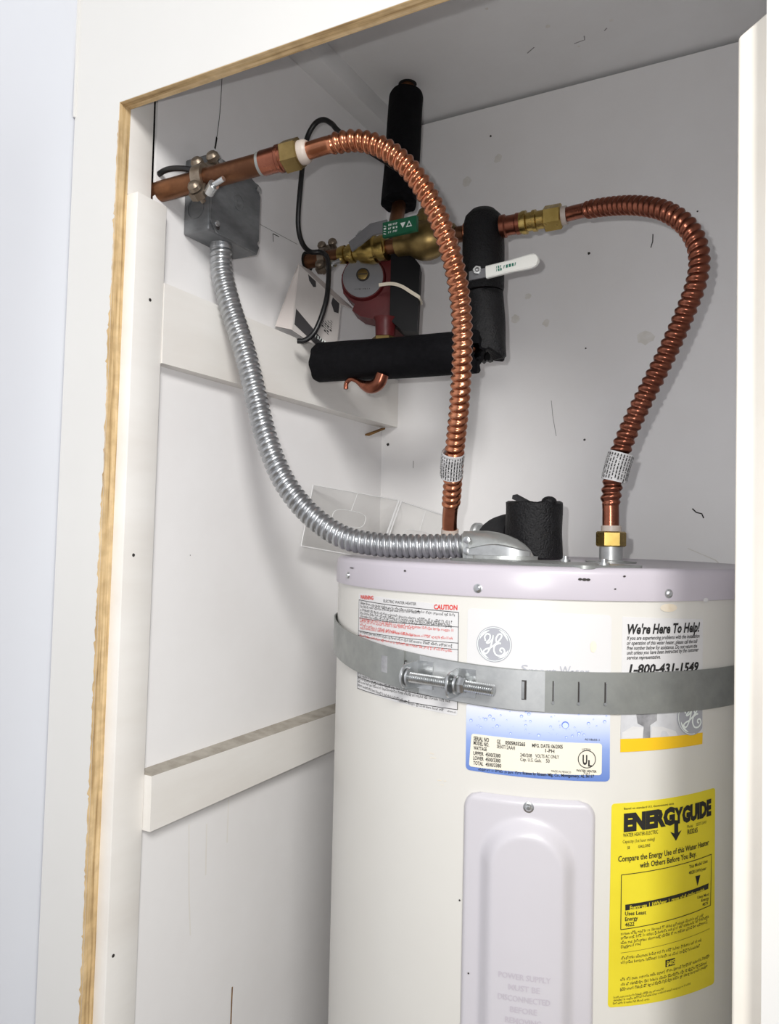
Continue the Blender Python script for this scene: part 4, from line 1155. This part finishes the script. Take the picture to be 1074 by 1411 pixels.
gs.append(word_rows(o0, eu, ev, 0.0100, 0.0280, 3, 0.0040, 0.0055, 0.0030, 4))
tri = lambda cx, cy, s: [o0 + eu * (cx + a * s) + ev * (cy + b * s) for a, b in ((-1, -0.8), (1, -0.8), (0, 1))]
gs.append((tri(0.0350, 0.0010, -0.0045), [(0, 1, 2)]))
t1, t2 = tri(0.0455, 0.0005, 0.0052), tri(0.0455, 0.0002, 0.0028)
gs.append((t1 + t2, [(0, 1, 4, 3), (1, 2, 5, 4), (2, 0, 3, 5)]))
obj('white_print', join(*gs), 'whiteprint', sl, smooth=False)

# brass check valve with a bulging body
kv = thing('check_valve', online(-0.515), 'bulging brass check valve between the green sleeve and the copper hose', 'valve')
g0, g1 = online(-0.568), online(-0.468)
obj('body', lathe(g0, g1, [(0, 0.0135), (0.02, 0.0175), (0.14, 0.0180), (0.22, 0.0185), (0.30, 0.0245), (0.40, 0.0290), (0.52, 0.0305), (0.64, 0.0285), (0.74, 0.0235), (0.82, 0.0180), (0.97, 0.0175), (1, 0.0135)], 40), 'oldbrass', kv)
bc = online(-0.522)
up = V(0.12, 0.15, 1).normalized()
obj('bonnet', lathe(bc + up * 0.018, bc + up * 0.054, [(0, 0.0200), (0.45, 0.0200), (0.5, 0.0175), (0.75, 0.0165), (0.92, 0.012), (1, 0.006)], 28), 'oldbrass', kv)

# ================================================================== pipe insulation
def foam_sleeve(p0, p1, r, r_in=0.0125, seg=40, ragged0=0.0, ragged1=0.0, seed=1, rings=14, bulge=0.0):
    """hollow foam sleeve with uneven cut ends"""
    rg = random.Random(seed)
    p0, p1 = Vector(p0), Vector(p1)
    u, w, d = frame_for(p1 - p0)
    L = (p1 - p0).length
    e0 = [rg.uniform(-1, 1) * ragged0 for _ in range(seg)]; e1 = [rg.uniform(-1, 1) * ragged1 for _ in range(seg)]
    e0 = [(e0[i - 1] + 2 * e0[i] + e0[(i + 1) % seg]) / 4 for i in range(seg)]; e1 = [(e1[i - 1] + 2 * e1[i] + e1[(i + 1) % seg]) / 4 for i in range(seg)]
    vv, ff = [], []
    rows = [(0.0, r_in, 1), (0.0, r - 0.003, 1)] + [(i / rings, r, 1) for i in range(rings + 1)] + [(1.0, r - 0.003, 1), (1.0, r_in, 1)]
    for j, (t, rr, _) in enumerate(rows):
        for i in range(seg):
            a = 2 * pi * i / seg
            off = e0[i] * (1 - t) + e1[i] * t
            if j in (2,): off += 0.002
            if j == len(rows) - 3: off -= 0.002
            q = rr + (0.0006 * sin(5 * a + 7 * t) + bulge * sin(pi * t) if rr > r_in else 0)
            vv.append(p0 + d * (t * L + off) + (u * cos(a) + w * sin(a)) * q)
    n = len(rows)
    for j in range(n - 1):
        for i in range(seg):
            k = (i + 1) % seg
            ff.append((j * seg + i, j * seg + k, (j + 1) * seg + k, (j + 1) * seg + i))
    return vv, ff
tag(obj('pipe_insulation', foam_sleeve((-0.6262, 1.1780, 2.1745), (-0.6107, 1.130, 1.9600), 0.0300, ragged1=0.003, seed=3), 'smoothfoam', angle=50),
    'black foam sleeve on the vertical pipe under the ceiling', 'insulation', 'black foam pipe sleeves')
tag(obj('pipe_insulation', foam_sleeve((-0.6790, 1.002, 1.6705), (-0.4150, 1.010, 1.6640), 0.0305, ragged0=0.003, ragged1=0.006, seed=5), 'smoothfoam', angle=50),
    'long black foam sleeve lying horizontally below the red pump', 'insulation', 'black foam pipe sleeves')
vi = thing('pipe_insulation', (-0.424, 1.058, 1.665), 'black foam sleeve with a seam hanging upright behind the white lever', 'insulation', 'black foam pipe sleeves')
def top_foam():
    rows = [(0, 0.0285), (0.04, 0.0300), (0.5, 0.0312), (0.78, 0.0305), (0.90, 0.0265), (0.97, 0.018), (1.0, 0.006)]
    return lathe((-0.4250, 1.056, 1.7640), (-0.4285, 1.056, 1.8900), rows, 40)
obj('upper_sleeve', top_foam(), 'foam', vi, angle=50)
obj('lower_sleeve', foam_sleeve((-0.4250, 1.056, 1.7625), (-0.4190, 1.056, 1.6700), 0.0292, ragged1=0.014, seed=13, seg=36), 'foam', vi, angle=50)

# lever valve with white handle in front of that sleeve
lv = thing('lever_valve', (-0.424, 1.02, 1.77), 'valve handle with a white plastic grip in front of the upright black sleeve', 'valve')
q = V(-0.4245, 1.030, 1.7790)
qn = V(0.35, -0.93, 0.05).normalized()
obj('stem', cyl(q, q + qn * 0.024, 0.0050, 16), 'zinc', lv)
obj('nut', join(hexnut(q + qn * 0.022, q + qn * 0.0265, 0.0068), ball(q + qn * 0.0265, 0.0036, 12, 6)), 'zinc', lv, angle=25)
w0, w1, w2 = V(-0.4260, 1.012, 1.7755), V(-0.4010, 1.006, 1.7745), V(-0.3240, 1.000, 1.7790)
obj('lever', bar([w0 + V(-0.004, 0.001, 0), w0, w1, w1 + V(0.02, -0.002, 0.001)], 0.013, 0.003), 'silver', lv)
gpts = [w1.lerp(w2, t) for t in (0, 0.25, 0.5, 0.75, 0.86, 0.93, 0.975, 1.0)]
vv, ff = [], []
hs = [0.0175, 0.0172, 0.0172, 0.0190, 0.0195, 0.0180, 0.0130, 0.0050]
gd_ = (w2 - w1).normalized(); gu = (V(0, 0, 1) - gd_ * gd_.z).normalized(); gn = gd_.cross(gu)
for p, h in zip(gpts, hs):
    for a, b in ((1, .6), (.8, 1), (-.8, 1), (-1, .6), (-1, -.6), (-.8, -1), (.8, -1), (1, -.6)): vv.append(p + gu * a * h / 2 + gn * b * 0.0035)
for i in range(len(gpts) - 1):
    for k in range(8): ff.append((8 * i + k, 8 * i + (k + 1) % 8, 8 * i + 8 + (k + 1) % 8, 8 * i + 8 + k))
ff.append(tuple(range(8))); ff.append(tuple(reversed(range(8 * 7, 8 * 8))))
gr = obj('grip', (vv, ff), 'whitevinyl', lv)
fo = w1 + gd_ * 0.016 - V(0, 0.0040, 0)
obj('green_print', join(word_rows(fo, gd_, gu, 0, 0.009, 2, 0.0005, 0.0042, 0.0034, 1), word_rows(fo, gd_, gu, 0.011, 0.031, 1, -0.0018, 0.004, 0.0044, 8)), 'greenprint', gr, smooth=False)

# ================================================================== circulation pump
pm = thing('circulation_pump', (-0.590, 1.054, 1.700), 'red circulation pump with a silver disc and black wiring box', 'pump')
ax = V(0.33, -0.94, 0.02).normalized()
axr = V(ax.y * -1, ax.x, 0).normalized()           # to the pump's right seen from the front
fc = V(-0.6300, 1.050, 1.8140)
obj('motor_housing', lathe(fc - ax * 0.060, fc, [(0, 0.0370), (0.05, 0.0390), (0.70, 0.0390), (0.85, 0.0375), (0.96, 0.0355), (1, 0.0345)], 48), 'red', pm)
fp = obj('face_plate', cyl(fc - ax * 0.0005, fc + ax * 0.0012, 0.0328, 48), 'silver', pm, label='silver disc on the pump')
pg = fc + ax * 0.0010 + V(0, 0, 0.004)
obj('plug_ring', ring(pg, pg + ax * 0.0012, 0.0088, 0.0108), 'mark', fp)
obj('vent_plug', cyl(pg, pg + ax * 0.0030, 0.0086, 24, 0.0008), 'oldbrass', fp)
obj('plug_slot', hexa([pg + ax * 0.0031 + axr * sx * 0.0072 + V(0, 0, sz * 0.0008) + ax * dd for dd in (0, 0.0002) for sx, sz in ((-1, -1), (1, -1), (1, 1), (-1, 1))]), 'mark', fp, smooth=False)
obj('disc_print', join(word_rows(fc + ax * 0.0016, axr, V(0, 0, 1), -0.013, 0.013, 1, -0.0205, 0.004, 0.0022, 3), word_rows(fc + ax * 0.0016, axr, V(0, 0, 1), -0.004, 0.004, 1, -0.0270, 0.004, 0.0036, 6)), 'mark', fp, smooth=False)
# red casing between the motor and the black box, running down to the lower flange
po = fc - ax * 0.052
cas = [(-0.0365, 0.008), (-0.0330, -0.022), (-0.0140, -0.040), (-0.0180, -0.050), (-0.0040, -0.060), (0.022, -0.066), (0.0500, -0.062), (0.0540, 0.030), (0.030, 0.037), (0.0, 0.039), (-0.026, 0.030)]
obj('casing', prism(cas, po, axr, V(0, 0, 1), 0.046), 'red', pm, angle=40)
obj('casing_foot', prism([(0.026, -0.072), (0.052, -0.094), (0.082, -0.096), (0.086, -0.070), (0.030, -0.056)], po + ax * 0.004, axr, V(0, 0, 1), 0.034), 'redbrown', pm, angle=40)
# black terminal box on the right
tb = [(0.0, -0.084), (0.020, -0.102), (0.0430, -0.104), (0.0460, 0.000), (0.031, 0.020), (0.0, 0.022)]
bo = V(-0.5775, 1.046, 1.8230)
bxr = V(0.93, 0.36, 0).normalized()
BD = 0.034
tbo = obj('terminal_box', prism(tb, bo + V(-0.36, 0.93, 0).normalized() * BD, bxr, V(0, 0, 1), BD), 'blackplastic', pm, angle=40)
obj('neck', lathe(V(-0.5900, 1.054, 1.7080), V(-0.5890, 1.054, 1.7440), [(0, 0.0150), (0.3, 0.0150), (0.8, 0.0165), (1, 0.0200)], 28), 'red', pm)
obj('union_flange', hexnut(V(-0.5902, 1.054, 1.6980), V(-0.5900, 1.054, 1.7140), 0.0205), 'oldbrass', pm, angle=20)
# pale rubber band round the box
bxb = V(-0.36, 0.93, 0).normalized()
def P3(x, z, d): return bo + bxr * x + V(0, 0, z) + bxb * d
rb = [P3(-0.018, -0.0300, -0.0015), P3(0.002, -0.0285, -0.0022), P3(0.018, -0.0330, -0.0022), P3(0.034, -0.0430, -0.0022), P3(0.0450, -0.0500, -0.0022), P3(0.0470, -0.0520, 0.003), P3(0.0470, -0.050, 0.031), P3(0.042, -0.047, 0.0362), P3(0.0, -0.042, 0.0365)]
tag(obj('rubber_band', bar(spline(rb, 0.003)[0], 0.0052, 0.0012), 'rubber'), 'pale rubber band stretched round the black box of the red pump', 'rubber band')

# ================================================================== ground clamps and bonding wires
def ground_clamp(c, d, r, name_label, k=1.0):
    root = thing('ground_clamp', c, name_label, 'clamp', 'bronze pipe ground clamps')
    c = Vector(c); d = Vector(d).normalized()
    up = (V(0, 0, 1) - d * d.z).normalized(); fr = d.cross(up)
    if fr.y > 0: fr = -fr
    tilt = (up * 0.86 - fr * 0.50).normalized(); out = (up * 0.50 + fr * 0.86).normalized()
    for s, nm in ((1, 'upper_jaw'), (-1, 'lower_jaw')):
        ear = c + tilt * s * (r + 0.009 * k)
        g = join(ring(c - d * 0.006 * k + d * s * 0.0002, c + d * 0.006 * k + d * s * 0.0002, r + 0.0004, r + 0.0046 * k + s * 0.0004, 28),
                 prism([(-0.008 * k, -0.009 * k), (0.008 * k, -0.009 * k), (0.0095 * k, 0), (0.008 * k, 0.007 * k), (0, 0.010 * k), (-0.008 * k, 0.007 * k), (-0.0095 * k, 0)], ear - out * 0.006, d, tilt * s, 0.009 * (1 if s > 0 else -1)))
        obj(nm, g, 'bronze', root, angle=40)
        for dx, dz in (((0.0, 0.001),) if s < 0 else ((-0.010, 0.005), (0.009, 0.008))):
            p = ear + d * dx * k + tilt * s * dz * k
            obj('screw', join(cyl(p - out * 0.012 * k, p + out * 0.008 * k, 0.0030 * k, 12), lathe(p + out * 0.004 * k, p + out * 0.0125 * k, [(0, 0.0072 * k), (0.55, 0.0072 * k), (0.9, 0.0050 * k), (1, 0.003 * k)], 16)), 'bronze', root)
    p = c - tilt * (r + 0.010 * k) + d * 0.012 * k
    obj('bolt', join(lathe(p - out * 0.004, p + out * 0.004 + d * 0.012, [(0, 0.0068), (1, 0.0068)], 14), cyl(p + out * 0.004 + d * 0.012, p + out * 0.008 + d * 0.028, 0.0034, 12)), 'zinc', root)
    return root
ground_clamp(along(-0.6680), pdir, 0.0128, 'bronze ground clamp on the tarnished pipe in front of the grey box', 1.15)
ground_clamp(online(-0.6960), ld, 0.0118, 'bronze ground clamp on the pipe stub above the small carton')
tag(obj('bonding_wire', sweep([V(-0.7460, 0.7080, 1.8500), V(-0.7240, 0.7050, 1.8560), V(-0.7050, 0.7030, 1.8555), V(-0.6840, 0.7050, 1.8520), V(-0.6720, 0.7090, 1.8490)], 0.0036, 0.003, 12), 'cable'),
    'short black wire between the door stud and the ground clamp on the left pipe', 'wire', 'black bonding wires')
wire = [V(-0.5250, 1.100, 1.9500), V(-0.5700, 1.02, 1.9720), V(-0.6138, 0.955, 1.9977), V(-0.6300, 0.95, 2.0150), V(-0.6470, 0.95, 2.0255), V(-0.6640, 0.95, 2.0200), V(-0.6776, 0.95, 1.9936), V(-0.6850, 0.95, 1.9278), V(-0.6946, 0.96, 1.8800),
        V(-0.6975, 0.975, 1.8560), V(-0.6954, 0.995, 1.8475), V(-0.6815, 1.006, 1.8480), V(-0.6680, 1.004, 1.8350), V(-0.6560, 0.990, 1.8010), V(-0.6500, 0.975, 1.7560), V(-0.6580, 0.962, 1.7110), V(-0.6720, 0.955, 1.6950), V(-0.6830, 0.950, 1.6935)]
tag(obj('bonding_wire', sweep(wire, 0.0040, 0.004, 12), 'cable', angle=60), 'long black wire looping down past the small carton to the pump', 'wire', 'black bonding wires')

# ================================================================== junction box and conduit
JX0, JX1, JY0, JY1, JZ0, JZ1 = XL, -0.6830, 0.7510, 0.8535, 1.7925, 1.8935
jb = thing('junction_box', ((JX0 + JX1) / 2, (JY0 + JY1) / 2, JZ0), 'square grey steel junction box on the left wall', 'electrical box')
obj('body', box(JX0, JX1 - 0.0022, JY0, JY1, JZ0, JZ1, 0.003, 3), 'box', jb)
cxm, czm = (JY0 + JY1) / 2, (JZ0 + JZ1) / 2
hw = 0.0500
cut = 0.0125
poly = [(-hw + cut, -hw), (hw - 0.004, -hw), (hw, -hw + 0.010), (hw - 0.005, -hw + 0.014), (hw - 0.001, -hw + 0.019), (hw, hw - 0.018), (hw - 0.005, hw - 0.012), (hw - 0.002, hw - 0.006), (hw - cut * 1.6, hw),
        (-hw + 0.004, hw), (-hw, hw - 0.010), (-hw, -hw + cut)]
cv = obj('cover', prism(poly, V(JX1 - 0.002, cxm, czm), V(0, 1, 0), V(0, 0, 1), 0.0022), 'box', jb, angle=30)
ko = V(JX1 + 0.0002, cxm + 0.004, czm + 0.006)
obj('knockout', join(ring(ko, ko + V(0.0008, 0, 0), 0.0098, 0.0112), ring(ko, ko + V(0.0006, 0, 0), 0.0040, 0.0052), cyl(ko, ko + V(0.0009, 0, 0), 0.0036, 16)), 'box', cv)
for y, z in ((-0.0390, -0.0390), (0.0440, 0.0400), (-0.0360, 0.0440)):
    q = V(JX1, cxm + y, czm + z)
    obj('screw', join(cyl(q, q + V(0.0032, 0, 0), 0.0042, 14, 0.001)), 'zinc', cv)
obj('corner_notch', ring(V(JX1 + 0.0003, cxm - 0.0365, czm - 0.0430), V(JX1 + 0.0006, cxm - 0.0365, czm - 0.0430), 0.0, 0.0034, 14), 'mark', cv)
ks = V((JX0 + JX1) / 2 - 0.002, JY0 - 0.0001, JZ0 + 0.032)
obj('knockout', join(ring(ks, ks - V(0, 0.0007, 0), 0.0128, 0.0142), ring(ks + V(0, 0, 0.045), ks + V(0, -0.0007, 0.045), 0.0110, 0.0122)), 'box', jb)

cd_pts = [V(-0.7060, 0.8000, 1.7900), V(-0.7040, 0.8, 1.7560), V(-0.6880, 0.8, 1.7078), V(-0.6620, 0.8, 1.6461), V(-0.6415, 0.8, 1.5866), V(-0.6222, 0.8, 1.5284), V(-0.5962, 0.805, 1.4716), V(-0.5624, 0.815, 1.4290),
          V(-0.5188, 0.825, 1.4000), V(-0.4717, 0.835, 1.3905), V(-0.4214, 0.845, 1.3895), V(-0.3776, 0.855, 1.3910), V(-0.3500, 0.861, 1.3925)]
cdo = thing('flexible_conduit', (-0.52, 0.82, 1.376), 'grey metal flexible conduit curving from the junction box to the tank top', 'conduit')
def crib(s, T, a):
    w = 0.5 + 0.5 * cos(2 * pi * s / 0.0082 - a)
    return 0.0120 + 0.0029 * min(1.0, w * 1.45) ** 0.6
obj('corrugated_tube', sweep(cd_pts, crib, step=0.00088, seg=20), 'conduit', cdo, angle=60)
obj('locknut', lathe(V(-0.7060, 0.800, 1.7850), V(-0.7062, 0.800, 1.7925), [(0, 0.0146), (0.3, 0.0152), (0.8, 0.0152), (1, 0.0156)], 28), 'conduit', cdo)
# die-cast right-angle connector: collar, domed body, screwed gland plate
ed = V(0.985, 0.17, 0).normalized(); en = V(-0.17, 0.985, 0).normalized()
EC = V(-0.3180, 0.8630, ZLID + 0.0022)
def oval(a, b, n=32): return [(a * cos(2 * pi * i / n), b * sin(2 * pi * i / n)) for i in range(n)]
secs = []
for t, w, h in ((-0.0440, 0.0165, 0.0300), (-0.0400, 0.0180, 0.0318), (-0.0300, 0.0190, 0.0325), (-0.0180, 0.0200, 0.0325), (-0.0060, 0.0205, 0.0310), (0.0060, 0.0205, 0.0280), (0.0170, 0.0198, 0.0235), (0.0260, 0.0180, 0.0175), (0.0320, 0.0150, 0.0115), (0.0355, 0.0105, 0.0055), (0.0370, 0.0060, 0.0020)):
    c = EC + ed * t
    ringp = []
    for k in range(25):
        a = pi * k / 24
        ringp.append(c + en * (cos(a) * w) + V(0, 0, (sin(a) ** 0.85) * h))
    secs.append(ringp)
elbow = obj('elbow_connector', loft(secs), 'diecast', cdo, angle=60)
cdir = (cd_pts[-1] - cd_pts[-2]).normalized()
obj('collar', lathe(cd_pts[-1] - cdir * 0.016, cd_pts[-1] + cdir * 0.004, [(0, 0.0150), (0.08, 0.0172), (0.35, 0.0172), (0.42, 0.0162), (0.6, 0.0162), (0.66, 0.0176), (1, 0.0176)], 32), 'diecast', elbow)
obj('flange', prism(oval(0.0415, 0.0260), EC + V(0, 0, -0.0002) - en * 0.002, ed, en, 0.0042), 'diecast', elbow)
gp = []
for k in range(17):
    t = -0.036 + 0.070 * k / 16
    yy = -0.0222 + 0.0075 * max(0, (t - 0.012) / 0.022) ** 2
    gp.append((t, yy))
vv, ff = [], []
for (t, yy) in gp:
    hh = 0.0125 + 0.0035 * cos((t + 0.006) * 70)
    p = EC + ed * t + en * yy
    vv += [p + V(0, 0, 0.0042), p + V(0, 0, hh), p + en * 0.0050 + V(0, 0, hh + 0.0015), p + en * 0.0080 + V(0, 0, 0.0042)]
for k in range(16):
    for m in range(4): ff.append((4 * k + m, 4 * k + (m + 1) % 4, 4 * k + 4 + (m + 1) % 4, 4 * k + 4 + m))
ff.append((0, 1, 2, 3)); ff.append((67, 66, 65, 64))
obj('gland_plate', (vv, ff), 'zinc', elbow, angle=40)
for x, z in ((-0.0385, 0.0215), (-0.0385, 0.0080)):
    q = EC + ed * x - en * 0.0165 + V(0, 0, z)
    obj('screw', join(cyl(q, q - en * 0.0055, 0.0042, 14, 0.0008), cyl(q + V(0, 0, -0.009), q + V(0, 0, 0.004), 0.0022, 10)), 'zinc', elbow)
# copper tabs behind the conduit and under the long sleeve
tag(obj('pipe_strap', bar([V(-0.7290, 0.8350, 1.7130), V(-0.7180, 0.8360, 1.7080), V(-0.7080, 0.8385, 1.7000), V(-0.7060, 0.8385, 1.6940)], 0.016, 0.0012, V(0, 1, 0)), 'darkcopper'), 'small copper strap on the upper cleat behind the conduit', 'strap')
us = [V(-0.6235, 0.996, 1.6240), V(-0.6228, 0.996, 1.6330), V(-0.6150, 0.996, 1.6390), V(-0.6040, 0.996, 1.6350), V(-0.5920, 0.996, 1.6280), V(-0.5780, 0.996, 1.6240), V(-0.5660, 0.996, 1.6290), V(-0.5600, 0.996, 1.6420)]
tag(obj('pipe_hanger', sweep(us, lambda s, T, a: 0.0036 + 0.0065 * sstep((s - 0.028) / 0.03), 0.003, 14), 'darkcopper'), 'bent copper pipe hanger under the long black sleeve', 'strap')

# ================================================================== small carton on the cleat
A_, B_, D_ = V(-0.7030, 0.975, 1.8225), V(-0.6640, 1.0400, 1.7725), V(-0.7010, 0.958, 1.7150)
C_ = B_ + (D_ - A_) * 0.86
wv = V(-0.0235, 0.026, 0.006)
ct = thing('carton', (D_.x, D_.y, 1.66), 'small open white card carton with black print tilted above the upper cleat', 'box')
def lerp2(u, v): return (A_.lerp(B_, u)).lerp(D_.lerp(C_, u), v)
fn = (B_ - A_).cross(D_ - A_).normalized()
if fn.y > 0: fn = -fn
back = [p + V(-0.004, 0.040, 0.004) for p in (A_, B_, C_, D_)]
obj('front_face', hexa([A_, B_, C_, D_] + [p - fn * 0.0012 for p in (A_, B_, C_, D_)]), 'card', ct, smooth=False)
obj('side_flap', hexa([A_, A_ + V(-0.0130, 0.010, -0.006), D_ + V(-0.0250, -0.008, 0.006), D_, A_ + V(0.001, 0.001, 0), A_ + V(-0.012, 0.011, -0.006), D_ + V(-0.024, -0.007, 0.006), D_ + V(0.001, 0.001, 0)]), 'cardside', ct, smooth=False)
obj('top_face', hexa([A_, B_, B_ + V(0.002, 0.036, 0.002), A_ + V(-0.002, 0.036, 0.002)] + [p + V(-0.0005, 0, -0.001) for p in (A_, B_, B_ + V(0.002, 0.036, 0.002), A_ + V(-0.002, 0.036, 0.002))]), 'cardside', ct, smooth=False)
def cardpoly(pts): return [lerp2(u, v) + fn * 0.0006 for u, v in pts], [tuple(range(len(pts)))]
for nm, pts in (('black_print', [(0.05, 0.66), (0.55, 0.80), (0.55, 0.985), (0.05, 0.90)]), ('black_print', [(0.55, 0.80), (0.97, 0.93), (0.97, 0.985), (0.55, 0.985)]),
                ('hand_slot', [(0.22, 0.02), (0.40, 0.02), (0.42, 0.10), (0.36, 0.14), (0.26, 0.10)]), ('hand_slot', [(0.80, 0.02), (0.96, 0.02), (0.96, 0.20), (0.86, 0.24), (0.78, 0.14)])):
    obj(nm, cardpoly(pts), 'cardprint', ct, smooth=False)
ceu = (D_ - A_).normalized(); cev = (B_ - A_).normalized()
rows = []
for k, (u0, v0, ln) in enumerate(((0.62, 0.52, 0.012), (0.68, 0.50, 0.020), (0.74, 0.46, 0.024), (0.80, 0.42, 0.018))):
    rows.append(word_rows(lerp2(u0, v0) + fn * 0.0006, ceu, cev, 0, ln, 1, 0, 0.004, 0.0042, k))
obj('small_print', join(*rows), 'cardprint', ct, smooth=False)
obj('white_lettering', word_rows(lerp2(0.50, 0.88) + fn * 0.0010, (C_ - D_).normalized(), -ceu, 0, 0.040, 1, 0, 0.004, 0.0050, 12), 'whiteprint', ct, smooth=False)

# ================================================================== clear plastic packaging in the corner
tr = thing('plastic_clamshell', (-0.66, 1.12, 1.36), 'clear plastic clamshell insert standing in the corner behind the tank', 'packaging')
T0, T1, T2 = V(-0.7195, 1.055, 1.4830), V(-0.6480, 1.222, 1.4660), V(-0.5400, 1.195, 1.4370)
Bm0, Bm1, Bm2 = V(-0.7000, 0.997, 1.3830), V(-0.6650, 1.180, 1.3600), V(-0.5560, 1.205, 1.3580)
def sheet(a, b, c, d, n=8):
    vv, ff = [], []
    for i in range(n + 1):
        for j in range(n + 1):
            vv.append(a.lerp(b, i / n).lerp(d.lerp(c, i / n), j / n))
    for i in range(n):
        for j in range(n):
            k = i * (n + 1) + j
            ff.append((k, k + 1, k + n + 2, k + n + 1))
    return vv, ff
obj('left_sheet', sheet(T0, T1, Bm1, Bm0), 'clear', tr)
obj('right_sheet', sheet(T1, T2, Bm2, Bm1), 'clear', tr)
def bead(pts, r=0.0009, closed=False):
    return sweep(pts, r, 0.003, 8, smooth_path=len(pts) > 4)
obj('rim', join(bead([T0, T1]), bead([T1, T2], 0.0012), bead([T0, Bm0]), bead([Bm0, Bm1], 0.0012)), 'edgeglint', tr)
fo_ = (T2 - T1).normalized()
obj('fold_rib', join(bead([T1, Bm1], 0.0022), bead([T1 + fo_ * 0.006, Bm1 + fo_ * 0.006], 0.0014)), 'edgeglint', tr)
def onsheet(a, b, c, d, u, v): return a.lerp(b, u).lerp(d.lerp(c, u), v)
for (q, u0, v0, du, dv) in (((T0, T1, Bm1, Bm0), 0.48, 0.44, 0.20, 0.13), ((T1, T2, Bm2, Bm1), 0.55, 0.55, 0.26, 0.13)):
    pts = []
    for i in range(33):
        a = 2 * pi * i / 32
        cx_ = cos(a); sx_ = sin(a)
        pts.append(onsheet(*q, u0 + du * (abs(cx_) ** 0.6) * (1 if cx_ > 0 else -1), v0 + dv * (abs(sx_) ** 0.7) * (1 if sx_ > 0 else -1)))
    obj('hang_hole_rim', bead(pts, 0.0006), 'edgeglint', tr)
    obj('slit', bead([onsheet(*q, u0 + 0.02, 0.0), onsheet(*q, u0, v0 - dv)], 0.0005), 'edgeglint', tr)

# ================================================================== foam offcuts and relief valve on the tank
fs = thing('foam_offcut', (-0.3195, 0.985, ZLID), 'rough black foam collar standing on the tank lid', 'insulation')
obj('collar', foam_sleeve((-0.3195, 0.985, ZLID), (-0.3205, 0.985, 1.4500), 0.0370, r_in=0.018, ragged1=0.0025, seed=21), 'foam', fs, angle=50)
fl0 = V(-0.3450, 0.968, 1.4535)
obj('flap', hexa([fl0, fl0 + V(0.036, 0.006, -0.016), fl0 + V(0.036, 0.018, -0.016), fl0 + V(0.002, 0.012, 0.002),
                  fl0 + V(0.001, 0, 0.005), fl0 + V(0.037, 0.006, -0.011), fl0 + V(0.037, 0.018, -0.011), fl0 + V(0.003, 0.012, 0.007)]), 'grayfoam', fs, smooth=False)
obj('knob', join(ball((-0.2960, 0.972, 1.4500), 0.010, 16, 8, squash=0.7)), 'foam', fs)
rv = thing('relief_valve', (-0.385, 1.035, ZLID), 'chromed relief valve outlet half hidden by a black foam elbow', 'valve')
obj('outlet', join(cyl(V(-0.4300, 1.055, 1.4080), V(-0.3800, 1.040, 1.4080), 0.0130, 24), lathe(V(-0.4320, 1.0556, 1.4080), V(-0.4220, 1.0526, 1.4080), [(0, 0.013), (0.2, 0.0155), (0.8, 0.0155), (1, 0.013)], 24)), 'galv', rv)
obj('foam_elbow', sweep([V(-0.3960, 1.036, ZLID - 0.0005), V(-0.3955, 1.036, 1.385), V(-0.3890, 1.034, 1.400), V(-0.372, 1.028, 1.4070), V(-0.352, 1.018, 1.4080)], lambda s, T, a: 0.0285 - 0.004 * (1 - min(s / 0.008, 1)), 0.004, 28), 'grayfoam', rv, angle=50)
